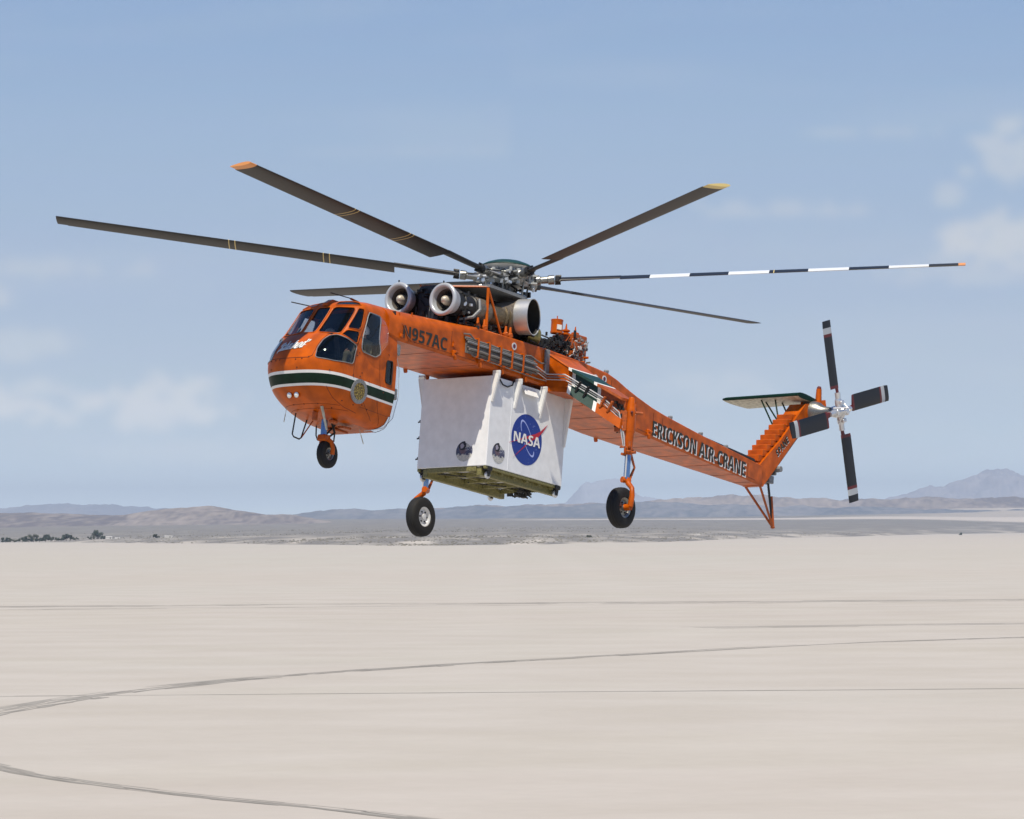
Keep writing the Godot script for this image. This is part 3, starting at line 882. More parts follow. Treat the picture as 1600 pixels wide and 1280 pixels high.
		rv.ball(SO(q[0], q[1], 0.0), Vector3.ONE * 0.018, 4)
	obj("fastener", rv, M.seam, cab)
	var an := MB.new()
	an.tube([S(0.12, 0.85), S(0.12, 0.85) + B(-0.22, -0.52, 0.02)], [0.035, 0.022], 8)
	obj("blade_antenna", an, M.cream, cab)
	for q in [[B(7.25, -4.42, -0.55), B(7.25, -4.75, -0.6)], [B(5.75, -4.66, 0.4), B(5.6, -5.02, 0.45)]]:
		var wa := MB.new()
		wa.tube([q[0], q[0].lerp(q[1], 0.45)], 0.006, 5)
		wa.tube([q[0].lerp(q[1], 0.45), q[1]], 0.012, 5)
		obj("whip_antenna", wa, M.cream, cab)
	var pit := MB.new()
	pit.tube([B(5.55, -1.86, 0.45), B(5.85, -1.62, -0.05)], [0.022, 0.026], 8)
	obj("probe_mast", pit, M.orange, cab)
	var pb := MB.new()
	pb.tube([B(5.83, -1.62, -0.03), B(6.55, -1.62, -0.08)], 0.012, 6)
	obj("probe", pb, M.black, cab)
	var ap := MB.new()
	ap.tube([S(-0.4, 0.12), S(-0.4, 0.12) + B(0.35, 0.06, -0.35)], 0.014, 6)
	obj("roof_probe", ap, M.black, cab)
	# two tubular boarding steps under the belly
	for q in [[[6.97, -4.50], [7.04, -5.00], [6.98, -5.05], [6.78, -5.07], [6.71, -5.02], [6.54, -4.55]], [[6.2, -4.58], [6.18, -4.88], [6.12, -4.97], [5.6, -5.0], [5.52, -4.9], [5.5, -4.6]]]:
		var tb := MB.new()
		var pts := []
		for p in q: pts.append(B(p[0], p[1], -0.5))
		tb.tube(pts, 0.018, 6)
		obj("boarding_step", tb, M.dark_metal, cab)
	var s2 := MB.new()
	s2.tube([B(6.71, -5.03, -0.5), B(6.5, -4.6, -0.36)], 0.016, 6)
	obj("step_brace", s2, M.orange_dirty, cab)
	var bx := MB.new()
	bx.box(B(7.0, -4.6, 0.1), Vector3(0.12, 0.22, 0.1), Basis(), 0.02)
	bx.box(B(6.15, -4.74, 0.3), Vector3(0.3, 0.06, 0.18), Basis(), 0.01)
	bx.box(B(6.55, -4.66, 0.28), Vector3(0.22, 0.08, 0.12), Basis(), 0.02)
	bx.box(B(5.75, -4.72, -0.25), Vector3(0.5, 0.05, 0.3), Basis(), 0.01)
	obj("belly_fairing", bx, M.orange_dirty, cab)
	for y in [-2.78, -3.82]:
		var hg := MB.new()
		hg.box(B(5.27, y, 0.98), Vector3(0.14, 0.26, 0.1), Basis(), 0.02)
		obj("rear_step_fitting", hg, M.grey, cab)
	# tall bowed rear window outline
	var rb := MB.new()
	rb.tube([B(5.3, -2.6, 0.9), B(5.05, -3.2, 0.9), B(5.0, -3.8, 0.9), B(5.1, -4.35, 0.85), B(5.35, -4.62, 0.8), B(5.8, -4.76, 0.6)], 0.008, 5)
	obj("rear_window_edge", rb, M.pipe_white, cab)
	var rg := MB.new()
	var prev := []
	for q in [[5.35, -2.7], [5.1, -3.2], [5.05, -3.8], [5.12, -4.35], [5.4, -4.64], [5.8, -4.72]]:
		var cur := []
		for z in [-0.9, -0.5, 0.0, 0.5, 0.9]: cur.append(B(q[0] - 0.0, q[1], z * (1.0 if q[1] > -4.4 else 0.9)))
		if prev.size():
			for i in 4: rg.quad(prev[i], prev[i + 1], cur[i + 1], cur[i])
		prev = cur
	obj("rear_bubble_window", rg, M.clear, cab, -1.0)

func frame_strip(b: MB, uvp: Array, r: float) -> void:
	var pts := []
	for i in uvp.size() - 1:
		var n := maxi(1, int(uvp[i].distance_to(uvp[i + 1]) / 0.02))
		for k in n + (1 if i == uvp.size() - 2 else 0):
			var w: Vector2 = uvp[i].lerp(uvp[i + 1], float(k) / n)
			pts.append(SO(w.x, w.y, 0.001))
	b.tube(pts, r, 5)

func clutter(called: String, lo: Vector3, hi: Vector3, n: int, m: Material, parent: Node, sd: int, size := 0.08) -> void:   # fittings and pipework too small to tell apart
	rng.seed = sd
	var b := MB.new()
	var r := func() -> Vector3: return Vector3(rng.randf_range(lo.x, hi.x), rng.randf_range(lo.y, hi.y), rng.randf_range(lo.z, hi.z))
	for i in n:
		var p: Vector3 = r.call()
		var k := rng.randf()
		if k < 0.35: b.box(p, Vector3(rng.randf_range(0.4, 1.4), rng.randf_range(0.4, 1.4), rng.randf_range(0.4, 1.4)) * size, Basis.from_euler(Vector3(rng.randf_range(-0.2, 0.2), rng.randf_range(-0.2, 0.2), rng.randf_range(-0.3, 0.3))), size * 0.1)
		elif k < 0.65:
			var q: Vector3 = r.call(); var w: Vector3 = r.call()
			b.tube([p, p.lerp(q, 0.5) + (w - p) * 0.25, q], size * rng.randf_range(0.12, 0.25), 6)
		else:
			var d: Vector3 = [Vector3.RIGHT, Vector3.UP, Vector3.BACK][rng.randi() % 3]
			b.tube([p, p + d * size * rng.randf_range(0.8, 2.0)], size * rng.randf_range(0.25, 0.5), 8)
	var o := obj(called, b, m, parent)
	stuff(o)

# ---------------------------------------------------------------- fuselage, engines, rotors, gear
func section(x: float, w: float, top: float, bot: float, sh: float) -> PackedVector3Array:
	var p := PackedVector3Array()
	var k := 0.05
	p.append(B(x, bot, w - k)); p.append(B(x, bot + k, w))
	for i in 6:
		var a := PI / 2 * i / 5.0
		p.append(B(x, top - sh + sh * sin(a), w - sh + sh * cos(a)))
	for i in 6:
		var a := PI / 2 * (5 - i) / 5.0
		p.append(B(x, top - sh + sh * sin(a), -w + sh - sh * cos(a)))
	p.append(B(x, bot + k, -w)); p.append(B(x, bot, -w + k))
	return p

const BOOM := [[5.7, 1.03, -1.84, -2.5, 0.36], [5.35, 1.06, -1.83, -2.57, 0.35], [4.6, 1.07, -1.79, -2.575, 0.34], [3.4, 1.07, -1.73, -2.575, 0.28], [2.75, 1.07, -1.71, -2.575, 0.14], [2.4, 1.07, -1.69, -2.575, 0.05], [1.1, 1.07, -1.68, -2.575, 0.04], [-0.3, 1.06, -1.67, -2.59, 0.04],
	[-2.0, 0.99, -1.69, -2.70, 0.05], [-3.15, 0.92, -1.74, -2.81, 0.06], [-3.6, 0.89, -1.82, -2.845, 0.06], [-4.0, 0.865, -1.93, -2.875, 0.06], [-4.5, 0.835, -2.05, -2.915, 0.05], [-5.3, 0.77, -2.20, -2.955, 0.04], [-6.0, 0.71, -2.28, -2.985, 0.04], [-7.8, 0.56, -2.435, -3.055, 0.04], [-10.94, 0.30, -2.66, -3.18, 0.03]]
func boom_at(x: float) -> Array:
	for i in BOOM.size() - 1:
		if x <= BOOM[i][0] and x >= BOOM[i + 1][0]:
			var t: float = (x - BOOM[i][0]) / (BOOM[i + 1][0] - BOOM[i][0])
			var r := []
			for k in 5: r.append(lerpf(BOOM[i][k], BOOM[i + 1][k], t))
			return r
	return BOOM[-1]
func side(x: float, y: float, off := 0.0) -> Vector3: return B(x, y, boom_at(x)[1] + off)

func section_box(x: float, w: float, top: float, bot: float, r: float) -> PackedVector3Array:
	var p := PackedVector3Array()
	for q in [[1, -1], [1, 1], [-1, 1], [-1, -1]]:
		for i in 4:
			var a: float = PI / 2 * i / 3.0 + [-PI / 2, 0.0, PI / 2, PI][[[1, -1], [1, 1], [-1, 1], [-1, -1]].find(q)]
			p.append(B(x, (top + bot) / 2 + q[1] * ((top - bot) / 2 - r) + sin(a) * r, q[0] * (w - r) + cos(a) * r))
	return p

func part(called: String, b: MB, m: Material, limit := 0.72) -> MeshInstance3D: return obj(called, b, m, heli, limit)

func make_fuselage() -> void:
	var fu := MB.new()
	var rings := []
	for q in BOOM: rings.append(section(q[0], q[1], q[2], q[3], q[4]))
	fu.loft(rings)
	var boom := part("fuselage_boom", fu, M.orange)
	# seams across the belly and sides
	for x in [3.9, 2.3, -2.2, -3.2, -4.2, -5.15, -6.2, -7.3, -8.45, -9.6, -10.5]:
		var q := boom_at(x)
		var b := MB.new()
		b.box(B(x, q[3] - 0.001, 0), Vector3(0.014, 0.006, q[1] * 2 - 0.14))
		obj("panel_seam", b, M.seam, boom)
	for x in [3.38, -3.3, -5.35, -5.8, -10.2]:
		var q := boom_at(x)
		var b := MB.new()
		b.box(side(x, (q[2] + q[3]) / 2 - 0.02, 0.0), Vector3(0.012, q[2] - q[3] - 0.16 - q[4], 0.006))
		obj("panel_seam", b, M.seam, boom)
	for q in [[4.8, 2.45, -2.53], [-4.6, -10.6, 0.0]]:
		var b := MB.new()
		b.tube([side(q[0], boom_at(q[0])[3] + 0.07, 0), side(q[1], boom_at(q[1])[3] + 0.07, 0)], 0.006, 4)
		obj("panel_seam", b, M.seam, boom)
	# registration and company lettering
	text("registration_lettering", "N957AC", B(5.22, -2.485, 1.073), Vector3(1.68, 0, 0), Vector3(0, 0.31, 0), M.letter, boom)
	var p0 := side(-5.33, -2.885, 0.004); var p1 := side(-10.06, -3.105, 0.004)
	var rt := (p1 - p0)
	var up := Vector3(0, 0.375, 0)
	text("company_lettering_shadow", "ERICKSON AIR-CRANE", p0 + Vector3(0.045, -0.03, 0.0), rt, up, M.white, boom, true, 0.004)
	text("company_lettering", "ERICKSON AIR-CRANE", p0 + Vector3(0, 0, 0.003), rt, up, M.letter, boom, true, 0.008)
	# roundels
	for q in [[0.95, -1.87, 1.07], [-2.55, -1.98, 0.96], [-2.95, -1.93, 0.935]]:
		var b := MB.new(); var x := Transform3D(Basis(Vector3(1, 0, 0), Vector3(0, 0, 1), Vector3(0, -1, 0)), B(q[0], q[1], q[2]))
		b.lathe([Vector2(0.055, 0.0), Vector2(0.055, 0.012), Vector2(0.09, 0.012), Vector2(0.09, -0.01)], x, 20, false)
		var rr := obj("round_decal", b, M.pipe_white, boom)
		var c := MB.new()
		c.lathe([Vector2(0.0, 0.008), Vector2(0.055, 0.008), Vector2(0.055, -0.01)], x, 16, false)
		obj("decal_centre", c, mat(Color(0.35, 0.12, 0.25), 0.6), boom)
	# tie-down fittings along the lower edge
	for q in [[3.25, 1.09], [2.28, 1.09], [1.42, 1.09], [0.48, 1.09], [-5.15, 0.79]]:
		for s in [1.0, -1.0]:
			var b := MB.new()
			var y: float = boom_at(q[0])[3]
			b.box(B(q[0], y + 0.09, s * q[1]), Vector3(0.14, 0.16, 0.07), Basis(), 0.02)
			b.box(B(q[0], y + 0.0, s * (q[1] + 0.02)), Vector3(0.08, 0.14, 0.09), Basis(Vector3(0, 0, 1), 0.3), 0.02)
			b.tube([B(q[0] + 0.06, y + 0.12, s * (q[1] + 0.05)), B(q[0] - 0.06, y + 0.12, s * (q[1] + 0.05))], 0.03, 8)
			obj("tie_down_fitting", b, M.orange, boom)
	for q in [[5.28, -2.0, 0.97], [5.28, -2.45, 1.08], [4.75, -1.9, 0.92], [3.3, -2.3, 1.08], [2.62, -2.12, 1.08], [-4.35, -2.25, 0.85], [-4.45, -2.32, 0.85]]:
		var b := MB.new()
		b.box(B(q[0], q[1], q[2]), Vector3(0.09, 0.08, 0.06), Basis(), 0.02)
		b.tube([B(q[0], q[1], q[2]), B(q[0] + 0.02, q[1] + 0.1, q[2] + 0.02)], 0.018, 6)
		obj("deck_fitting", b, M.orange, boom)
	# door hinge brace lines near the cabin
	for q in [[[5.6, -1.92, 0.85], [4.95, -2.56, 1.075]], [[5.05, -2.42, 1.075], [4.75, -2.56, 1.075]]]:
		var b := MB.new()
		b.tube([B(q[0][0], q[0][1], q[0][2]), B(5.22, -2.2, 1.08) if q[0][0] > 5.2 else B(4.9, -2.5, 1.08), B(q[1][0], q[1][1], q[1][2])], 0.012, 5)
		obj("edge_strip", b, M.orange_dirty, boom)
	# conduit bundle clamped to the port side
	for s in [1.0, -1.0]:
		for i in 7:
			var b := MB.new()
			var y := -2.03 - 0.05 * i
			var pts := []
			for k in 12:
				var x := lerpf(2.9 - 0.02 * i, 0.2 - 0.03 * i, k / 11.0)
				pts.append(B(x, y + 0.006 * sin(k * 2.1 + i) - 0.012 * (2.9 - x), s * (1.105 + 0.03 * ((i * 7) % 3))))
			b.tube(pts, [0.032, 0.024, 0.030, 0.02, 0.028, 0.034, 0.026][i], 7)
			obj("hose", b, M.hose if i != 2 else M.grey, boom)
		var tr := MB.new()
		tr.hexa([B(2.85, -2.0, s * 1.075), B(2.85, -2.38, s * 1.075), B(0.2, -2.41, s * 1.075), B(0.2, -2.03, s * 1.075), B(2.85, -2.0, s * 1.098), B(2.85, -2.38, s * 1.098), B(0.2, -2.41, s * 1.098), B(0.2, -2.03, s * 1.098)])
		obj("hose_tray", tr, M.hose, boom)
		for x in [2.5, 2.05, 1.6, 1.15, 0.7]:
			var b := MB.new()
			b.box(B(x, -2.21 - 0.012 * (2.9 - x), s * 1.2), Vector3(0.05, 0.44, 0.03), Basis(), 0.01)
			b.box(B(x, -1.99 - 0.012 * (2.9 - x), s * 1.13), Vector3(0.05, 0.03, 0.16))
			b.box(B(x, -2.43 - 0.012 * (2.9 - x), s * 1.13), Vector3(0.05, 0.03, 0.16))
			obj("hose_clamp", b, M.orange, boom)
		var lp := MB.new()
		lp.tube([B(2.75, -2.32, s * 1.09), B(2.6, -2.43, s * 1.15), B(0.1, -2.49, s * 1.15), B(-0.35, -2.47, s * 1.12)], 0.014, 6)
		obj("hydraulic_pipe", lp, M.hose, boom)
		var lb := MB.new()
		lb.tube([B(2.95, -1.95, s * 1.09), B(2.75, -1.93, s * 1.12), B(2.6, -2.02, s * 1.13), B(2.45, -2.05, s * 1.13)], 0.02, 6)
		obj("hose_loop", lb, M.hose, boom)
		lb = MB.new()
		lb.tube([B(0.55, -2.02, s * 1.13), B(0.35, -1.99, s * 1.14), B(0.15, -2.05, s * 1.14), B(-0.1, -2.09, s * 1.13), B(-0.4, -2.02, s * 1.1)], 0.02, 6)
		obj("hose_loop", lb, M.hose, boom)
		var bp := MB.new()
		bp.box(B(-0.36, -2.0, s * 1.09), Vector3(0.16, 0.6, 0.08), Basis(), 0.02)
		obj("junction_box", bp, M.grey, boom)
	# drive shaft cover running along the top of the tail boom
	var ds := MB.new()
	ds.tube([B(-4.9, -2.08, -0.05), B(-6.0, -2.22, 0.08), B(-10.75, -2.58, 0.12)], 0.085, 10)
	obj("drive_shaft_cover", ds, M.dark_metal, boom)
	for x in [-3.2, -6.35, -7.9, -9.2]:
		var b := MB.new()
		var q := boom_at(x)
		b.box(B(x, q[2] + 0.05, q[1] - 0.12), Vector3(0.14, 0.09, 0.08), Basis(), 0.02)
		b.ball(B(x - 0.05, q[2] + 0.08, q[1] - 0.12), Vector3.ONE * 0.04, 5)
		obj("cover_latch", b, M.grey, boom)

func make_pylon() -> void:
	var prof := PackedVector2Array([Vector2(-10.9, -3.19), Vector2(-10.9, -2.64), Vector2(-11.79, -1.84), Vector2(-12.44, -1.14), Vector2(-12.84, -0.70), Vector2(-13.08, -0.66), Vector2(-13.13, -0.76), Vector2(-13.03, -1.07), Vector2(-12.5, -1.68), Vector2(-11.85, -2.38), Vector2(-11.08, -3.19)])
	var p := PackedVector2Array()
	for q in prof: p.append(Vector2(-q.x, q.y))
	var b := MB.new()
	b.prism(p, Transform3D(Basis(), Vector3(0, 0, -0.25)), 0.505)
	var py := part("tail_pylon", b, M.orange)
	# stepped covers on the leading face
	for i in 9:
		var t := (i + 0.4) / 9.4
		var c := Vector2(-10.98, -2.52).lerp(Vector2(-12.62, -0.98), t)
		var st := MB.new()
		st.box(B(c.x + 0.02, c.y + 0.02, -0.05), Vector3(0.24, 0.16, 0.47), Basis(Vector3(0, 0, 1), 0.12), 0.015)
		obj("stepped_cover", st, M.orange, py)
		var lip := MB.new()
		lip.box(B(c.x + 0.05, c.y - 0.07, -0.05), Vector3(0.27, 0.018, 0.49), Basis(Vector3(0, 0, 1), 0.12), 0.004)
		obj("cover_lip", lip, M.orange_dirty, py)
	var br := MB.new()
	br.tube([B(-10.9, -2.66, 0.15), B(-11.0, -2.42, 0.15)], 0.04, 8)
	obj("bracket", br, M.orange, py)
	# dark rear shaft fairing
	var rf := MB.new()
	rf.tube([B(-11.2, -3.08, 0), B(-11.95, -2.35, 0), B(-12.6, -1.65, 0), B(-13.1, -1.1, 0), B(-13.2, -0.85, 0)], [0.1, 0.14, 0.15, 0.17, 0.16], 12)
	obj("rear_fairing", rf, M.dark_metal, py)
	clutter("lower_gearbox", B(-11.45, -2.95, -0.15), B(-11.85, -2.5, 0.15), 26, M.grey, py, 71, 0.16)
	var rr := (B(-12.3, -1.62, 0) - B(-11.5, -2.42, 0))
	text("pylon_lettering_shadow", "SPANE", B(-11.68, -2.30, 0.257) + Vector3(0.02, -0.016, 0), rr * 0.60, Vector3(-0.13, 0.13, 0), M.white, py, true, 0.004)
	text("pylon_lettering", "SPANE", B(-11.68, -2.30, 0.260), rr * 0.60, Vector3(-0.13, 0.13, 0), M.letter, py, true, 0.006)
	# stabilizer on the starboard side
	var rings := []
	for q in [[0.26, 0.0, 1.0], [0.24, 0.0, 1.0], [-2.0, 0.0, 1.0], [-2.09, 0.03, 0.6]]:
		var ring := PackedVector3Array()
		for i in 20:
			var a := TAU * i / 20.0
			var cx := 0.5 - 0.5 * cos(a)
			var th: float = (0.085 if sin(a) > 0 else 0.075) * pow(absf(sin(a)), 0.8) * (1.35 - cx) * q[2]
			var zt: float = (0.25 - q[0]) / 2.3
			ring.append(B(-12.42 + 0.02 * zt - cx * (1.12 + 0.10 * zt), -0.52 - 0.03 * cx - 0.02 * zt + signf(sin(a)) * th, q[0]))
		rings.append(ring)
	var sk := MB.new(); var tp := MB.new()
	for r in 3:
		for i in 20:
			var k := (i + 1) % 20
			var t := tp if i < 10 or i == 19 else sk
			t.quad(rings[r][i], rings[r + 1][i], rings[r + 1][k], rings[r][k])
	for i in 20:
		tp.otri(rings[3][i], rings[3][(i + 1) % 20], B(-12.98, -0.55, -2.09), Vector3(0, 0, -1))
		tp.otri(rings[0][i], rings[0][(i + 1) % 20], B(-12.98, -0.55, 0.26), Vector3(0, 0, 1))
	var stb := part("stabilizer", tp, M.green, -1.0)
	obj("stabilizer_underside", sk, M.cream, stb, -1.0)
	for q in [[[-12.55, -0.60, -0.95], [-12.1, -1.45, -0.2]], [[-12.75, -0.60, -0.95], [-12.35, -1.3, -0.2]], [[-12.6, -0.6, -0.55], [-12.3, -1.25, -0.2]], [[-13.0, -0.6, -0.6], [-12.75, -1.05, -0.2]]]:
		var s := MB.new()
		s.tube([B(q[0][0], q[0][1], q[0][2]), B(q[1][0], q[1][1], q[1][2])], 0.022, 7)
		obj("stabilizer_strut", s, M.green, stb)
	# tail bumper
	var tbm := MB.new()
	tbm.ball(B(-12.02, -4.08, 0), Vector3(0.06, 0.04, 0.06), 6)
	var bump := part("tail_bumper", tbm, M.orange_dirty)
	for q in [[-11.05, -3.17, -0.26], [-11.0, -3.17, 0.22], [-11.62, -2.75, 0.0]]:
		var s := MB.new()
		s.tube([B(q[0], q[1], q[2]), B(-12.02, -4.08, 0)], 0.032, 8)
		obj("bumper_leg", s, M.orange_dirty if q[2] != 0.0 else M.dark_metal, bump)
	var sh := MB.new()
	sh.tube([B(-11.85, -3.3, 0), B(-12.02, -4.08, 0)], 0.05, 8)
	obj("bumper_shock", sh, M.orange_dirty, bump)

func make_tail_rotor() -> void:
	var hub := B(-13.43, -0.83, 0.93)
	var g := MB.new()
	g.lathe([Vector2(0.0, 0.0), Vector2(0.30, 0.0), Vector2(0.33, 0.2), Vector2(0.26, 0.42), Vector2(0.16, 0.55), Vector2(0.12, 0.75), Vector2(0.0, 0.75)], ax(Vector3(0, 0, 1), B(-13.25, -0.86, 0.0)), 20)
	var gb := part("tail_gearbox", g, M.steel)
	clutter("gearbox_fittings", B(-13.05, -1.15, 0.02), B(-13.5, -0.68, 0.35), 34, M.dark_metal, gb, 72, 0.09)
	var ob := MB.new()
	ob.loft([[B(-13.1, -0.70, -0.1), B(-13.1, -0.70, 0.3), B(-13.12, -0.58, 0.25), B(-13.12, -0.58, -0.1)], [B(-13.62, -0.75, -0.1), B(-13.62, -0.75, 0.4), B(-13.62, -0.46, 0.34), B(-13.62, -0.46, -0.1)]])
	ob.tube([B(-13.42, -0.62, 0.25), B(-13.42, -0.2, 0.25)], [0.09, 0.07], 10)
	obj("gearbox_cowl", ob, M.orange, gb)
	var lt := MB.new()
	lt.ball(B(-13.42, -0.18, 0.25), Vector3.ONE * 0.06, 6)
	obj("beacon", lt, M.red, gb)
	var h := MB.new()
	h.lathe([Vector2(0.0, -0.22), Vector2(0.14, -0.22), Vector2(0.17, -0.05), Vector2(0.17, 0.08), Vector2(0.10, 0.14), Vector2(0.08, 0.26), Vector2(0.0, 0.27)], ax(Vector3(0, 0, 1), hub), 18)
	var hb := part("tail_rotor_hub", h, M.silver)
	for k in 4:
		var a := atan2(2.27, 0.79) + k * PI / 2
		var r := B(cos(a), sin(a), 0); var t := B(-sin(a), cos(a), 0); var nrm := Vector3(0, 0, 1)
		var c := MB.new()
		c.tube([hub + r * 0.1, hub + r * 0.30, hub + r * 0.34, hub + r * 0.50], [0.10, 0.095, 0.07, 0.075], 10)
		c.box(hub + r * 0.24 + nrm * 0.08, Vector3(0.1, 0.12, 0.16), Basis(r, nrm, r.cross(nrm)), 0.02)
		obj("blade_grip", c, M.silver, hb)
		var pl := MB.new()
		pl.tube([hub + r * 0.3 + t * 0.13, hub + t * 0.08 + nrm * 0.26], 0.02, 6)
		obj("pitch_link", pl, M.pipe_white, hb)
		var spans := [[0.44, 0.62, M.red, 0.12, 0.16], [0.62, 0.70, M.red, 0.43, 0.44], [0.70, 1.98, M.blade_black, 0.44, 0.44], [1.98, 2.06, M.red, 0.44, 0.44], [2.06, 2.22, M.tail_white, 0.44, 0.44], [2.22, 2.405, M.blade_black, 0.44, 0.42]]
		var root: Node3D = null
		for i in spans.size():
			var q = spans[i]
			var rg := []
			for e in 2:
				var ring := PackedVector3Array()
				var ch: float = q[3 + e]
				for j in 14:
					var f := TAU * j / 14.0
					var cx := 0.5 - 0.5 * cos(f)
					var off: float = 0.09 - cx * ch if i > 0 else 0.06 - cx * ch
					var d := (t * cos(0.06) - nrm * sin(0.06)) * off + nrm * sin(f) * 0.026 * (1.3 - cx)
					ring.append(hub + r * q[e] + d)
				rg.append(ring)
			var m := MB.new()
			m.loft(rg)
			if i == 0: root = part("tail_rotor_blade", m, q[2])
			else: obj(["", "root_band", "blade_skin", "red_band", "white_band", "tip_band"][i], m, q[2], root)

func make_main_rotor() -> void:
	var mast := MB.new()
	mast.lathe([Vector2(0.0, -1.2), Vector2(0.24, -1.2), Vector2(0.20, -0.55), Vector2(0.17, -0.3), Vector2(0.17, 0.2), Vector2(0.0, 0.2)], Transform3D(), 20)
	var mm := part("rotor_mast", mast, M.steel)
	var sp := MB.new()
	sp.lathe([Vector2(0.18, -0.50), Vector2(0.50, -0.48), Vector2(0.52, -0.44), Vector2(0.50, -0.38), Vector2(0.34, -0.36), Vector2(0.18, -0.34)], Transform3D(), 28)
	obj("swashplate", sp, M.steel, mm)
	var h := MB.new()
	h.lathe([Vector2(0.0, -0.16), Vector2(0.34, -0.16), Vector2(0.52, -0.12), Vector2(0.56, -0.06), Vector2(0.40, -0.03), Vector2(0.26, 0.0), Vector2(0.26, 0.06), Vector2(0.42, 0.08), Vector2(0.55, 0.11), Vector2(0.53, 0.16), Vector2(0.3, 0.2), Vector2(0.0, 0.2)], Transform3D(), 36)
	var hub := part("rotor_hub", h, M.hub_grey, 0.5)
	var cp := MB.new()
	cp.lathe([Vector2(0.61, 0.29), Vector2(0.65, 0.305), Vector2(0.64, 0.325), Vector2(0.53, 0.385), Vector2(0.36, 0.445), Vector2(0.18, 0.48), Vector2(0.0, 0.49)], Transform3D(), 40, false)
	obj("hub_cap", cp, M.teal, hub)
	var cu := MB.new()
	cu.lathe([Vector2(0.63, 0.295), Vector2(0.5, 0.27), Vector2(0.38, 0.22), Vector2(0.30, 0.12), Vector2(0.0, 0.12)], Transform3D(), 32, false)
	obj("hub_cap_underside", cu, M.white, hub)
	clutter("hub_fittings", B(0.5, -0.15, -0.5), B(-0.5, 0.24, 0.5), 110, M.hub_grey, hub, 73, 0.10)
	clutter("hub_dark_fittings", B(0.5, -0.34, -0.5), B(-0.5, 0.1, 0.5), 80, M.dark_metal, hub, 74, 0.10)
	clutter("hub_bright_fittings", B(0.62, -0.25, -0.62), B(-0.62, 0.2, 0.62), 60, M.silver, hub, 75, 0.07)
	var tips := [[-53.87, 0.791], [4.0, 0.399], [62.49, 0.497], [122.42, 0.98], [182.36, 1.143], [247.25, 1.199]]
	for i in 6:
		var a := deg_to_rad(tips[i][0])
		var rad := B(cos(a), 0, sin(a)); var tan := B(-sin(a), 0, cos(a))
		var R := 10.97
		var slope: float = (tips[i][1] - 0.02) / (R - 0.6)
		var at := func(r: float) -> Vector3: return rad * r + Vector3.UP * (0.02 + maxf(0.0, r - 0.6) * slope)
		var pit := deg_to_rad(9.0 if i != 3 else 15.0)
		var sl := MB.new()
		sl.tube([at.call(0.72), at.call(0.80), at.call(0.82), at.call(0.98), at.call(1.0), at.call(1.14)], [0.11, 0.11, 0.085, 0.085, 0.115, 0.115], 14)
		obj("blade_sleeve", sl, M.steel, hub)
		var yk := MB.new()
		for k in [-1, 1]: yk.hexa([at.call(0.3) + tan * 0.16 + Vector3.UP * (k * 0.10 - 0.02), at.call(0.3) - tan * 0.16 + Vector3.UP * (k * 0.10 - 0.02), at.call(0.3) - tan * 0.16 + Vector3.UP * (k * 0.10 + 0.02), at.call(0.3) + tan * 0.16 + Vector3.UP * (k * 0.10 + 0.02), at.call(0.74) + tan * 0.09 + Vector3.UP * (k * 0.09 - 0.02), at.call(0.74) - tan * 0.09 + Vector3.UP * (k * 0.09 - 0.02), at.call(0.74) - tan * 0.09 + Vector3.UP * (k * 0.09 + 0.02), at.call(0.74) + tan * 0.09 + Vector3.UP * (k * 0.09 + 0.02)])
		yk.tube([at.call(0.62) + Vector3.UP * 0.17, at.call(0.62) - Vector3.UP * 0.2], 0.05, 10)
		obj("hinge_yoke", yk, M.hub_grey, hub)
		var hz := MB.new()
		hz.tube([at.call(0.45) + tan * 0.2 + Vector3.UP * 0.16, at.call(0.7) + tan * 0.24 + Vector3.UP * 0.05, at.call(1.1) + tan * 0.13], 0.014, 6)
		obj("hub_hose", hz, M.black, hub)
		var dm := MB.new()
		dm.tube([at.call(0.36) + tan * 0.28, at.call(0.62) + tan * 0.2, at.call(0.95) + tan * 0.14], [0.05, 0.05, 0.025], 8)
		obj("lag_damper", dm, M.silver, hub)
		var lk := MB.new()
		lk.tube([rad * 0.46 + tan * 0.2 + Vector3.UP * -0.42, rad * 0.52 + tan * 0.22 + Vector3.UP * 0.04], 0.025, 7)
		lk.box(at.call(0.6) + tan * 0.16, Vector3(0.12, 0.08, 0.2), Basis(rad, Vector3.UP, rad.cross(Vector3.UP)), 0.02)
		obj("pitch_rod", lk, M.steel, hub)
		var cuf := MB.new()
		for k in 5: cuf.tube([at.call(1.16) + (tan * cos(k * TAU / 5) + Vector3.UP * sin(k * TAU / 5)) * 0.1, at.call(1.30) + (tan * cos(k * TAU / 5) + Vector3.UP * sin(k * TAU / 5)) * 0.1], 0.028, 6)
		cuf.box(at.call(1.22), Vector3(0.12, 0.17, 0.24), Basis(rad, Vector3.UP, rad.cross(Vector3.UP)), 0.03)
		obj("blade_cuff", cuf, M.dark_metal, hub)
		var dark: Material = M.blade if i != 3 else M.blade_black
		var sec := func(r: float, le: float, te: float, th: float) -> PackedVector3Array:
			var ring := PackedVector3Array()
			var tw := pit - deg_to_rad(6.0) * (r / R - 0.6)
			for j in 18:
				var f := TAU * j / 18.0
				var cx := 0.5 - 0.5 * cos(f)
				var ch := lerpf(le, -te, cx)
				var y: float = sin(f) * th * 0.5 * (1.45 - 0.9 * cx) * (1.0 if sin(f) > 0 else 0.8)
				ring.append(at.call(r) + (tan * cos(tw) + Vector3.UP * sin(tw)) * ch + (Vector3.UP * cos(tw) - tan * sin(tw)) * y)
			return ring
		var b := MB.new()
		b.loft([sec.call(1.26, 0.09, 0.09, 0.10), sec.call(1.7, 0.10, 0.10, 0.09), sec.call(2.72, 0.15, 0.10, 0.075), sec.call(2.74, 0.15, 0.12, 0.075)])
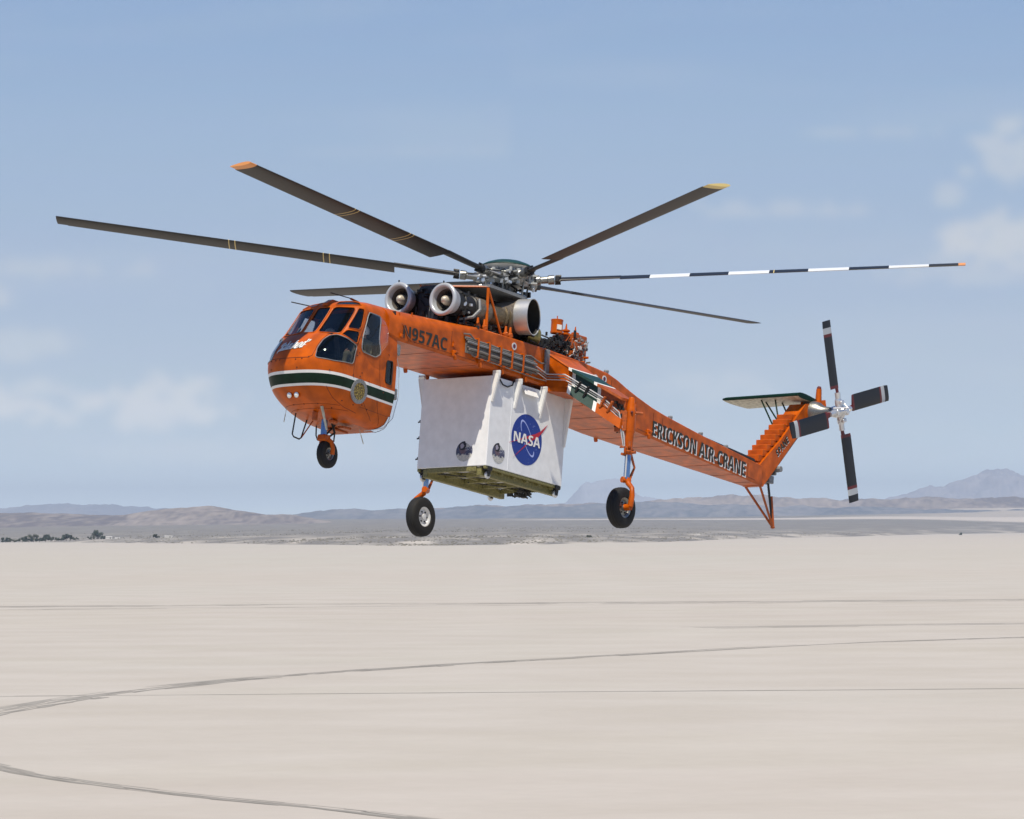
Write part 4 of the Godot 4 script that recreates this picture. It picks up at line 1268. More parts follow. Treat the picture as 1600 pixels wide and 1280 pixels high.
		var bl := part("main_rotor_blade", b, dark)
		tag(bl, ["blade over the nose pointing left", "blade pointing forward at the viewer with a dark underside", "blade rising to the right", "blade with white and black bands", "blade pointing straight back over the tail boom", "far blade half hidden behind the cabin roof"][i], "")
		var cuts: Array
		if i == 3: cuts = [[2.74, 3.45, M.blade_black], [3.45, 4.40, M.blade_white], [4.40, 5.33, M.blade_black], [5.33, 6.30, M.blade_white], [6.30, 7.23, M.blade_black], [7.23, 8.20, M.blade_white], [8.20, 9.15, M.blade_black], [9.15, 10.1, M.blade_white], [10.1, 10.8, M.blade], [10.8, 10.97, M.tip_orange]]
		else: cuts = [[2.74, 10.72, M.blade], [10.72, 10.97, M.tip_orange if i == 1 else (M.yellow if i == 2 else M.blade)]]
		for q in cuts:
			var s := MB.new()
			var rings := []
			var n := maxi(1, int((q[1] - q[0]) / 0.8))
			for k in n + 1: rings.append(sec.call(lerpf(q[0], q[1], float(k) / n), 0.15, 0.45 if q[1] < 10.9 else 0.42, 0.075))
			s.loft(rings)
			obj("white_band" if q[2] == M.blade_white else ("tip_cap" if q[1] > 10.9 else "blade_skin"), s, q[2], bl)
		for r in ([4.3, 4.45, 6.6, 6.75] if i < 2 else ([6.4] if i == 3 else [])):
			var s := MB.new()
			s.loft([sec.call(r, 0.154, 0.452, 0.083), sec.call(r + 0.022, 0.154, 0.452, 0.083)])
			obj("marking_line", s, M.yellow, bl)
		if i == 0:
			var tb := MB.new()
			tb.box(at.call(7.85) - tan * 0.47, Vector3(0.1, 0.05, 0.12), Basis(rad, Vector3.UP, rad.cross(Vector3.UP)), 0.01)
			obj("trim_tab", tb, M.blade, bl)

func make_engines() -> void:
	for s in [1.0, -1.0]:
		var y := -1.17 if s > 0 else -1.07
		var c := B(3.30, y, s * 0.67)
		var x := ax(Vector3(-1, 0, 0), c)   # local y forward
		var ring := MB.new()
		var pr := [Vector2(0.235, -0.42), Vector2(0.235, -0.25), Vector2(0.25, -0.14), Vector2(0.285, -0.05)]
		for i in 9:
			var a := PI - PI * 1.15 * i / 8.0
			pr.append(Vector2(0.345 + 0.052 * cos(a), 0.0 + 0.052 * sin(a)))
		pr.append(Vector2(0.36, -0.10)); pr.append(Vector2(0.31, -0.24)); pr.append(Vector2(0.29, -0.30))
		ring.lathe(pr, x, 48, false)
		var core := MB.new()
		core.lathe([Vector2(0.0, -0.30), Vector2(0.29, -0.30), Vector2(0.285, -0.5), Vector2(0.31, -0.52), Vector2(0.31, -0.56), Vector2(0.27, -0.58), Vector2(0.26, -0.95), Vector2(0.285, -0.97), Vector2(0.285, -1.02), Vector2(0.25, -1.05), Vector2(0.0, -1.05)], x, 28)
		var eng := part("engine", core, M.dark_metal)
		obj("intake_ring", ring, mat(Color(0.70, 0.72, 0.74), 0.32, 0.25), eng, 0.6)
		var duct := MB.new()
		duct.lathe([Vector2(0.232, -0.42), Vector2(0.232, -0.25), Vector2(0.246, -0.14), Vector2(0.262, -0.085)], x, 40, false)
		obj("intake_duct", duct, mat(Color(0.36, 0.34, 0.32), 0.6, 0.2), eng, 0.6)
		var spn := MB.new()
		spn.lathe([Vector2(0.0, 0.03), Vector2(0.05, 0.015), Vector2(0.09, -0.03), Vector2(0.115, -0.11), Vector2(0.12, -0.3)], x, 20, false)
		obj("spinner", spn, mat(Color(0.72, 0.69, 0.63), 0.4, 0.2), eng)
		for k in 14:
			var v := MB.new()
			var a := TAU * k / 14.0
			var d := Vector3(0, cos(a), sin(a))
			v.tube([c + Vector3(0.2, 0, 0) + d * 0.1, c + Vector3(0.2, 0, 0) + d * 0.24], 0.011, 5)
			obj("guide_vane", v, M.black, eng)
		clutter("engine_fittings", c + Vector3(0.34, -0.28, -0.24), c + Vector3(1.0, 0.28, 0.30), 60, M.dark_metal, eng, 80 + int(s), 0.08)
		clutter("engine_bright_fittings", c + Vector3(0.36, -0.2, -0.3 if s < 0 else 0.0), c + Vector3(0.7, 0.15, 0.0 if s < 0 else 0.33), 12, M.silver, eng, 84 + int(s), 0.06)
		var can := MB.new()
		can.lathe([Vector2(0.0, -1.05), Vector2(0.25, -1.06), Vector2(0.29, -1.12), Vector2(0.29, -1.55), Vector2(0.25, -1.66), Vector2(0.0, -1.66)], x, 28)
		obj("burner_case", can, M.taupe, eng)
		var tur := MB.new()
		tur.lathe([Vector2(0.0, -1.66), Vector2(0.24, -1.66), Vector2(0.26, -1.75), Vector2(0.26, -2.15), Vector2(0.30, -2.17), Vector2(0.30, -2.21), Vector2(0.27, -2.22), Vector2(0.27, -2.27), Vector2(0.31, -2.28), Vector2(0.31, -2.32), Vector2(0.28, -2.34), Vector2(0.0, -2.34)], x, 28)
		obj("turbine_case", tur, M.burnt, eng)
		# exhaust elbow turning outboard
		var ec := B(0.42, -1.06, s * 1.2)
		var nd := Vector3(0.25, 0, s * 0.97).normalized()
		var el := MB.new()
		var path := [B(1.25, y + 0.03, s * 0.62), B(0.95, y + 0.06, s * 0.62), B(0.66, -1.06, s * 0.64), ec - nd * 0.42, ec - nd * 0.36]
		el.tube(path, [0.27, 0.33, 0.38, 0.405, 0.415], 28)
		obj("exhaust_elbow", el, M.taupe, eng)
		var nz := MB.new()
		nz.lathe([Vector2(0.40, -0.36), Vector2(0.425, -0.37), Vector2(0.43, -0.02), Vector2(0.44, -0.01), Vector2(0.44, 0.0), Vector2(0.425, 0.0), Vector2(0.42, -0.01), Vector2(0.415, -0.1)], ax(nd, ec), 40, false)
		obj("exhaust_nozzle", nz, M.nozzle, eng)
		var nin := MB.new()
		nin.lathe([Vector2(0.0, -0.345), Vector2(0.405, -0.345), Vector2(0.414, -0.05), Vector2(0.417, -0.02)], ax(nd, ec), 36, false)
		obj("nozzle_interior", nin, M.soot, eng)
		var gd := MB.new()
		gd.tube([c + Vector3(0.62, -0.36, s * 0.05), c + Vector3(0.75, -0.30, s * 0.34), c + Vector3(0.9, -0.1, s * 0.42), c + Vector3(0.93, 0.16, s * 0.36)], [0.03, 0.04, 0.04, 0.035], 8)
		obj("cowl_hoop", gd, M.grey, eng)
		var sp := MB.new()
		sp.tube([c + Vector3(-0.02, 0.40, 0), c + Vector3(-0.02, 0.44, 0)], 0.02, 6)
		obj("lifting_eye", sp, M.dark_metal, eng)
		var mt := MB.new()
		for q in [[2.55, -1.55], [1.6, -1.5]]:
			mt.tube([B(q[0], -1.7, s * 0.85), B(q[0], y - 0.2, s * 0.72)], 0.025, 6)
			mt.tube([B(q[0], -1.7, s * 0.5), B(q[0], y - 0.2, s * 0.62)], 0.025, 6)
		obj("engine_mount", mt, M.orange_dirty, eng)
		clutter("mount_fittings", B(3.0, -1.72, s * 0.45), B(1.0, -1.45, s * 0.95), 60, M.dark_metal, eng, 90 + int(s), 0.09)
		# A-frame braces
		for q in [[1.95, -1.69, 0.97], [1.35, -1.69, 0.97]]:
			var b := MB.new()
			b.tube([B(1.93, -0.64, s * 0.93), B(q[0], q[1], s * q[2])], 0.036 if q[0] > 1.9 else 0.03, 8)
			part("engine_deck_brace", b, M.orange)
		for q in [[2.28, 0.96], [2.05, 0.98], [1.05, 1.0], [1.2, 0.98]]:
			var b := MB.new()
			b.box(B(q[0], -1.63, s * q[1]), Vector3(0.16, 0.12, 0.09), Basis(Vector3(0, 0, 1), 0.4), 0.03)
			b.tube([B(q[0], -1.68, s * q[1]), B(q[0] - 0.04, -1.42, s * (q[1] - 0.03))], [0.05, 0.025], 8)
			part("deck_lug", b, M.orange)
	# gearbox and fire wall between the engines
	var gx := MB.new()
	gx.loft([section_box(3.0, 0.30, -0.74, -1.7, 0.10), section_box(2.7, 0.36, -0.70, -1.7, 0.10), section_box(1.9, 0.40, -0.68, -1.7, 0.08)])
	var gbx := part("gearbox_housing", gx, M.slate)
	var gm := MB.new()
	gm.box(B(0.75, -1.2, 0), Vector3(2.4, 1.0, 0.75), Basis(), 0.05)
	obj("main_gearbox", gm, M.black, gbx)
	var lip := MB.new()
	lip.tube([B(2.98, -0.72, -0.28), B(2.75, -0.68, -0.36), B(1.93, -0.61, 0.93)], 0.026, 6)
	obj("orange_edge", lip, M.orange, gbx)
	clutter("gearbox_pipework", B(3.2, -1.6, -0.33), B(2.2, -0.75, 0.36), 70, M.dark_metal, gbx, 95, 0.09)
	clutter("gearbox_cables", B(3.05, -1.55, -0.36), B(2.4, -0.8, 0.4), 24, M.black, gbx, 97, 0.07)
	var rf := MB.new()
	rf.hexa([B(2.75, -0.69, -0.45), B(1.93, -0.62, 0.98), B(1.93, -0.62, -0.98), B(2.75, -0.69, -0.45), B(2.75, -0.64, -0.45), B(1.93, -0.57, 0.98), B(1.93, -0.57, -0.98), B(2.75, -0.64, -0.45)])
	rf.hexa([B(1.93, -0.62, 0.98), B(0.3, -0.60, 0.84), B(0.3, -0.60, -0.84), B(1.93, -0.62, -0.98), B(1.93, -0.55, 0.98), B(0.3, -0.53, 0.84), B(0.3, -0.53, -0.84), B(1.93, -0.55, -0.98)])
	rf.hexa([B(0.298, -0.60, 0.84), B(-0.5, -0.62, 0.5), B(-0.5, -0.62, -0.5), B(0.298, -0.60, -0.84), B(0.298, -0.54, 0.84), B(-0.5, -0.56, 0.5), B(-0.5, -0.56, -0.5), B(0.298, -0.54, -0.84)])
	part("engine_roof", rf, M.grey)
	var oc := MB.new()
	oc.lathe([Vector2(0.0, -0.1), Vector2(0.19, -0.1), Vector2(0.22, 0.0), Vector2(0.22, 0.2), Vector2(0.2, 0.22), Vector2(0.17, 0.1), Vector2(0.0, 0.1)], ax(Vector3(0.9, -0.1, 0.5), B(-0.25, -1.35, 0.6)), 24)
	var oil := part("oil_cooler_duct", oc, mat(Color(0.52, 0.48, 0.30), 0.3, 0.6))
	clutter("duct_pipework", B(0.1, -1.7, 0.3), B(-1.6, -1.3, 0.85), 44, M.black, oil, 96, 0.1)

func make_gear_and_hoist() -> void:
	# hoist control rack behind the engines
	var pl := MB.new()
	pl.box(B(-2.75, -1.27, -0.05), Vector3(0.5, 0.86, 0.72), Basis(), 0.02)
	var rack := part("hoist_rack", pl, M.orange_dirty)
	clutter("rack_pipework", B(-2.42, -1.65, -0.4), B(-2.6, -0.9, 0.42), 60, M.dark_metal, rack, 101, 0.08)
	clutter("rack_side_pipework", B(-2.4, -1.65, 0.28), B(-3.0, -0.95, 0.40), 40, M.grey, rack, 102, 0.06)
	clutter("rack_orange_fittings", B(-2.4, -1.65, -0.3), B(-2.9, -1.2, 0.42), 22, M.orange, rack, 103, 0.08)
	clutter("rack_black_pipework", B(-1.65, -1.62, -0.3), B(-2.35, -0.98, 0.42), 80, M.black, rack, 104, 0.11)
	clutter("rack_white_hoses", B(-2.2, -1.6, 0.2), B(-2.8, -1.0, 0.45), 14, M.pipe_white, rack, 105, 0.06)
	var can := MB.new()
	can.lathe([Vector2(0.0, -0.90), Vector2(0.15, -0.90), Vector2(0.155, -0.86), Vector2(0.145, -0.84), Vector2(0.145, -0.60), Vector2(0.155, -0.58), Vector2(0.15, -0.555), Vector2(0.0, -0.55)], Transform3D(Basis(), B(-2.13, 0, 0)), 24)
	can.tube([B(-2.13, -0.56, 0), B(-2.13, -0.46, 0)], 0.014, 6)
	obj("orange_reservoir", can, M.orange, rack)
	var lb := MB.new()
	lb.box(B(-2.06, -0.76, 0.13), Vector3(0.12, 0.12, 0.03), Basis(Vector3(0, 1, 0), -0.4))
	obj("reservoir_label", lb, M.white, rack)
	for x in [-2.52, -2.9]:
		var k := MB.new()
		k.lathe([Vector2(0.0, -0.86), Vector2(0.11, -0.86), Vector2(0.11, -0.82), Vector2(0.05, -0.80), Vector2(0.10, -0.77), Vector2(0.10, -0.74), Vector2(0.03, -0.71), Vector2(0.012, -0.58), Vector2(0.0, -0.58)], Transform3D(Basis(), B(x, 0, 0)), 14)
		obj("finned_cap", k, M.orange, rack)
	# main landing gear
	for s in [1.0, -1.0]:
		var h := MB.new()
		h.hexa([B(-0.42, -1.74, s * 1.0), B(-0.42, -2.68, s * 1.0), B(-1.75, -2.74, s * 0.98), B(-1.75, -1.72, s * 0.98), B(-0.46, -2.17, s * 1.72), B(-0.46, -2.74, s * 1.70), B(-1.55, -2.80, s * 1.70), B(-1.55, -2.17, s * 1.72)])
		var root := part("main_gear_sponson", h, M.orange)
		var cap := MB.new()
		cap.tube([B(-0.43, -1.76, s * 1.02), B(-0.47, -2.17, s * 1.72)], 0.03, 6)
		cap.hexa([B(-0.40, -2.6, s * 1.04), B(-0.40, -2.7, s * 1.04), B(-1.0, -2.72, s * 1.04), B(-1.0, -2.6, s * 1.04), B(-0.43, -2.66, s * 1.70), B(-0.43, -2.76, s * 1.70), B(-1.0, -2.78, s * 1.70), B(-1.0, -2.66, s * 1.70)])
		obj("sponson_flange", cap, M.orange, root)
		# sloping beam with a recessed web, in colour bands
		var stn := func(t: float) -> Array:   # z, top, bottom, front x, rear x
			return [lerpf(1.72, 2.93, t), lerpf(-2.17, -2.86, t), lerpf(-2.76, -3.58, t), lerpf(-0.46, -1.02, t), lerpf(-1.55, -1.45, t)]
		var bands := [[0.0, 0.06, M.white], [0.06, 0.48, M.teal], [0.48, 0.54, M.white], [0.54, 1.0, M.orange]]
		for q in bands:
			var a = stn.call(q[0]); var e = stn.call(q[1])
			var lp := MB.new()
			lp.hexa([B(a[3] + 0.02, a[2] + 0.22, s * a[0]), B(a[3] + 0.07, a[2] - 0.02, s * a[0]), B(a[4], a[2] - 0.02, s * a[0]), B(a[4], a[2] + 0.1, s * a[0]), B(e[3] + 0.02, e[2] + 0.22, s * e[0]), B(e[3] + 0.07, e[2] - 0.02, s * e[0]), B(e[4], e[2] - 0.02, s * e[0]), B(e[4], e[2] + 0.1, s * e[0])])
			obj("beam_lower_flange", lp, q[2], root)
			var up := MB.new()
			up.hexa([B(a[3] + 0.05, a[1] + 0.02, s * a[0]), B(a[3] + 0.05, a[1] - 0.05, s * a[0]), B(a[4], a[1] - 0.05, s * a[0]), B(a[4], a[1] + 0.02, s * a[0]), B(e[3] + 0.05, e[1] + 0.02, s * e[0]), B(e[3] + 0.05, e[1] - 0.05, s * e[0]), B(e[4], e[1] - 0.05, s * e[0]), B(e[4], e[1] + 0.02, s * e[0])])
			obj("beam_upper_flange", up, q[2] if q[1] < 0.9 else M.orange_dirty, root)
			var wb := MB.new()
			wb.hexa([B(a[3] - 0.12, a[1] - 0.05, s * a[0]), B(a[3] - 0.12, a[2] + 0.1, s * a[0]), B(a[4] + 0.02, a[2] + 0.1, s * a[0]), B(a[4] + 0.02, a[1] - 0.05, s * a[0]), B(e[3] - 0.12, e[1] - 0.05, s * e[0]), B(e[3] - 0.12, e[2] + 0.1, s * e[0]), B(e[4] + 0.02, e[2] + 0.1, s * e[0]), B(e[4] + 0.02, e[1] - 0.05, s * e[0])])
			obj("beam_web", wb, q[2] if q[1] < 0.9 else M.orange_dirty, root)
		for k in 3:
			var pp := MB.new()
			var dy := -0.13 * k
			pp.tube([B(0.2, -2.16 + dy * 0.5, s * 1.12), B(-0.36, -2.30 + dy * 0.5, s * 1.12), B(-0.36, -2.34 + dy * 0.5, s * 1.66), B(-0.42, -2.42 + dy * 0.45, s * 1.80), B(-0.80, -2.86 + dy * 0.45, s * 2.5), B(-1.0, -3.2 + dy * 0.5, s * 2.86), B(-1.12, -3.75 + dy, s * 2.96), B(-1.14, -4.0, s * 2.98)], 0.016 - 0.002 * k, 7)
			obj("hydraulic_pipe", pp, M.pipe_white if k != 1 else M.grey, root)
		for t in [0.2, 0.35, 0.66, 0.8]:
			var cb := MB.new()
			var a = stn.call(t)
			cb.box(B(a[3] + 0.05, lerpf(a[1], a[2], 0.52), s * a[0]), Vector3(0.08, 0.30, 0.05), Basis(Vector3(1, 0, 0), s * 0.5), 0.01)
			obj("pipe_clamp", cb, M.black if t < 0.5 else M.orange_dirty, root)
		clutter("gear_pipework", B(-1.0, -3.7, s * 2.72 if s > 0 else -2.92), B(-1.22, -2.9, s * 2.92 if s > 0 else -2.72), 22, M.dark_metal, root, 110 + int(s), 0.07)
		# upright cylinder
		var so: float = s * 3.02
		var cy := MB.new()
		cy.lathe([Vector2(0.0, -2.80), Vector2(0.06, -2.80), Vector2(0.075, -2.84), Vector2(0.11, -3.10), Vector2(0.125, -3.16), Vector2(0.125, -3.62), Vector2(0.13, -3.64), Vector2(0.11, -3.68), Vector2(0.095, -4.02), Vector2(0.115, -4.05), Vector2(0.11, -4.16), Vector2(0.07, -4.2), Vector2(0.0, -4.2)], Transform3D(Basis(), B(-1.26, 0, so)), 24)
		var leg := part("main_gear_leg", cy, M.orange)
		var bk := MB.new()
		bk.hexa([B(-1.0, -3.12, s * 2.75), B(-1.0, -3.66, s * 2.75), B(-1.5, -3.66, s * 2.75), B(-1.5, -3.12, s * 2.75), B(-1.1, -3.16, so), B(-1.1, -3.62, so), B(-1.42, -3.62, so), B(-1.42, -3.16, so)])
		bk.tube([B(-1.06, -3.16, s * 2.84), B(-1.5, -3.16, s * 3.2)], 0.04, 8)
		obj("leg_bracket", bk, M.orange_dirty, leg)
		var lg := MB.new()
		lg.ball(B(-1.16, -3.18, s * 3.12), Vector3.ONE * 0.035, 6)
		obj("position_light", lg, M.red, leg)
		clutter("leg_fittings", B(-1.05, -4.2, so - 0.14), B(-1.38, -3.95, so + 0.14), 16, M.orange_dirty, leg, 114 + int(s), 0.07)
		var ol := MB.new()
		ol.tube([B(-1.26, -4.15, so), B(-1.25, -4.78, so)], 0.075, 16)
		obj("oleo", ol, M.chrome_blue, leg)
		var ln := MB.new()
		ln.tube([B(-1.18, -4.2, so + s * 0.02), B(-1.17, -4.75, so + s * 0.02)], 0.02, 6)
		obj("brake_line", ln, M.pipe_white, leg)
		var sl := MB.new()
		sl.tube([B(-1.36, -4.15, so), B(-1.55, -4.45, so), B(-1.38, -4.76, so)], [0.04, 0.03, 0.04], 6)
		obj("scissor_link", sl, M.orange_dirty, leg)
		var fk := MB.new()
		fk.tube([B(-1.15, -4.8, so - s * 0.06), B(-1.36, -4.8, so + s * 0.02)], 0.075, 10)
		fk.tube([B(-1.25, -4.74, so), B(-1.27, -4.88, so + s * 0.05), B(-1.2, -5.02, so + s * 0.22), B(-1.16, -5.2, so + s * 0.265), B(-1.14, -5.47, so + s * 0.24)], [0.075, 0.07, 0.06, 0.065, 0.075], 10)
		fk.tube([B(-1.14, -5.48, so + s * 0.26), B(-1.14, -5.48, so + s * 0.05)], 0.08, 12)
		obj("wheel_fork", fk, M.orange, leg)
		wheel(B(-1.13, -5.488, s * 3.0), 0.49, 0.30, 0.235, "main_wheel", s)
	# nose gear
	var nc := MB.new()
	nc.tube([B(6.52, -4.45, 0), B(6.52, -5.0, 0)], 0.075, 14)
	var nl := part("nose_gear_leg", nc, M.chrome_blue)
	var nf := MB.new()
	nf.box(B(6.5, -5.02, 0), Vector3(0.24, 0.15, 0.24), Basis(), 0.03)
	for s in [1.0, -1.0]:
		nf.tube([B(6.46, -5.03, s * 0.06), B(6.4, -5.1, s * 0.15), B(6.36, -5.25, s * 0.175), B(6.34, -5.38, s * 0.15)], [0.06, 0.05, 0.05, 0.055], 10)
	obj("nose_fork", nf, M.orange, nl)
	var ns := MB.new()
	ns.tube([B(6.4, -4.6, 0.1), B(6.2, -4.85, 0.06), B(6.42, -5.0, 0.05)], 0.03, 6)
	ns.tube([B(6.1, -4.62, 0), B(6.45, -4.95, 0)], 0.022, 6)
	obj("scissor_link", ns, M.black, nl)
	wheel(B(6.34, -5.365, 0), 0.33, 0.19, 0.14, "nose_wheel", 1.0)

func wheel(c: Vector3, R: float, W: float, rim: float, called: String, s: float) -> void:
	var t := MB.new()
	var x := ax(Vector3(0, 0, 1), c)
	var pr := [Vector2(rim, -W * 0.36)]
	for i in 17:
		var a := -PI * 0.5 + PI * i / 16.0
		var rr := rim + (R - rim) * pow(maxf(cos(a), 0.0), 0.55)
		pr.append(Vector2(maxf(rr, rim + 0.02), W * 0.5 * signf(sin(a)) * pow(absf(sin(a)), 0.8) * (1.0 if rr > rim + (R - rim) * 0.4 else 0.97)))
	pr.append(Vector2(rim, W * 0.36))
	t.lathe(pr, x, 48, false)
	var o := part(called, t, M.rubber, 0.5)
	for k in 4:
		var g := MB.new()
		var zz := (k - 1.5) * W * 0.17
		g.lathe([Vector2(R * 0.99 - 0.012, zz - 0.004), Vector2(R * (0.9985 if absf(k - 1.5) < 1 else 0.985), zz - 0.004), Vector2(R * (0.9985 if absf(k - 1.5) < 1 else 0.985), zz + 0.004), Vector2(R * 0.99 - 0.012, zz + 0.004)], x, 48, false)
		obj("tread_groove", g, M.black, o)
	var r := MB.new()
	r.lathe([Vector2(0.0, -W * 0.30), Vector2(rim * 0.75, -W * 0.22), Vector2(rim * 0.85, -W * 0.36), Vector2(rim * 1.04, -W * 0.40), Vector2(rim * 1.04, W * 0.40), Vector2(rim * 0.85, W * 0.36), Vector2(rim * 0.75, W * 0.22), Vector2(rim * 0.35, W * 0.26), Vector2(rim * 0.3, W * 0.40), Vector2(rim * 0.12, W * 0.42), Vector2(0.0, W * 0.42)], x, 32)
	obj("rim", r, M.silver_paint if called == "main_wheel" and s < 0 else M.steel, o, 0.6)
	for k in 6:
		var b := MB.new()
		var a := TAU * k / 6.0
		b.tube([c + Vector3(rim * 0.55 * cos(a), rim * 0.55 * sin(a), W * 0.2), c + Vector3(rim * 0.55 * cos(a), rim * 0.55 * sin(a), W * 0.30)], rim * 0.09, 8)
		obj("wheel_bolt", b, M.dark_metal, o)

# ---------------------------------------------------------------- pilots
func bones_mesh(bones: Array, cell: float, k: float) -> MB:   # smooth union of tapered capsules, meshed as surface nets; bone: a, b, ra, rb, colour
	var lo := Vector3.ONE * 1e9; var hi := -lo
	for q in bones:
		lo = lo.min(q[0].min(q[1]) - Vector3.ONE * (maxf(q[2], q[3]) + 2.5 * cell)); hi = hi.max(q[0].max(q[1]) + Vector3.ONE * (maxf(q[2], q[3]) + 2.5 * cell))
	var n := Vector3i(((hi - lo) / cell).ceil()) + Vector3i.ONE
	var f := PackedFloat32Array(); f.resize(n.x * n.y * n.z); f.fill(1.0)
	for q in bones:
		var a: Vector3 = q[0]; var d: Vector3 = q[1] - q[0]; var dd := maxf(d.length_squared(), 1e-9)
		var m: float = maxf(q[2], q[3]) + 2.0 * cell + k
		var i0 := Vector3i(((q[0].min(q[1]) - Vector3.ONE * m - lo) / cell).floor()).clamp(Vector3i.ZERO, n - Vector3i.ONE)
		var i1 := Vector3i(((q[0].max(q[1]) + Vector3.ONE * m - lo) / cell).ceil()).clamp(Vector3i.ZERO, n - Vector3i.ONE)
		for z in range(i0.z, i1.z + 1):
			for y in range(i0.y, i1.y + 1):
				for x in range(i0.x, i1.x + 1):
					var p := lo + Vector3(x, y, z) * cell
					var t := clampf((p - a).dot(d) / dd, 0, 1)
					var v: float = p.distance_to(a + d * t) - lerpf(q[2], q[3], t)
					var i := (z * n.y + y) * n.x + x
					var h := maxf(k - absf(f[i] - v), 0.0) / k
					f[i] = minf(f[i], v) - h * h * k * 0.25
	var b := MB.new()
	var pos := {}
	var at := func(x: int, y: int, z: int) -> float: return f[(z * n.y + y) * n.x + x]
	for z in n.z - 1:
		for y in n.y - 1:
			for x in n.x - 1:
				var s := Vector3(); var c := 0
				var base := (z * n.y + y) * n.x + x
				var first: bool = f[base] < 0
				var mixed := false
				for o in 8:
					if (f[base + (o & 1) + ((o >> 1) & 1) * n.x + (o >> 2) * n.x * n.y] < 0) != first: mixed = true
				if not mixed: continue
				for e in [[0, 1], [2, 3], [4, 5], [6, 7], [0, 2], [1, 3], [4, 6], [5, 7], [0, 4], [1, 5], [2, 6], [3, 7]]:
					var v0: float = f[base + (e[0] & 1) + ((e[0] >> 1) & 1) * n.x + (e[0] >> 2) * n.x * n.y]; var v1: float = f[base + (e[1] & 1) + ((e[1] >> 1) & 1) * n.x + (e[1] >> 2) * n.x * n.y]
					if (v0 < 0) != (v1 < 0):
						var t := v0 / (v0 - v1)
						s += Vector3(e[0] & 1, (e[0] >> 1) & 1, e[0] >> 2).lerp(Vector3(e[1] & 1, (e[1] >> 1) & 1, e[1] >> 2), t); c += 1
				pos[Vector3i(x, y, z)] = lo + (Vector3(x, y, z) + s / c) * cell
	for key in pos:
		var g: Vector3i = key
		for axis in 3:
			var e1: Vector3i = [Vector3i(0, 1, 0), Vector3i(0, 0, 1), Vector3i(1, 0, 0)][axis]; var e2: Vector3i = [Vector3i(0, 0, 1), Vector3i(1, 0, 0), Vector3i(0, 1, 0)][axis]; var e0: Vector3i = [Vector3i(1, 0, 0), Vector3i(0, 1, 0), Vector3i(0, 0, 1)][axis]
			var v0: float = at.call(g.x, g.y, g.z); var g1 := g + e0; var v1: float = at.call(g1.x, g1.y, g1.z)
			if (v0 < 0) != (v1 < 0) and pos.has(g - e1) and pos.has(g - e2) and pos.has(g - e1 - e2):
				var q := [pos[g - e1 - e2], pos[g - e2], pos[g], pos[g - e1]]
				var m: Vector3 = (q[0] + q[2]) / 2.0
				var best := 1e9
				for o in bones:
					var d: Vector3 = o[1] - o[0]
					var t := clampf((m - o[0]).dot(d) / maxf(d.length_squared(), 1e-9), 0, 1)
					var v: float = m.distance_to(o[0] + d * t) - lerpf(o[2], o[3], t)
					if v < best: best = v; b.col = o[4]
				b.oquad(q[0], q[1], q[2], q[3], Vector3(e0) * (1.0 if v0 < 0 else -1.0))
	return b

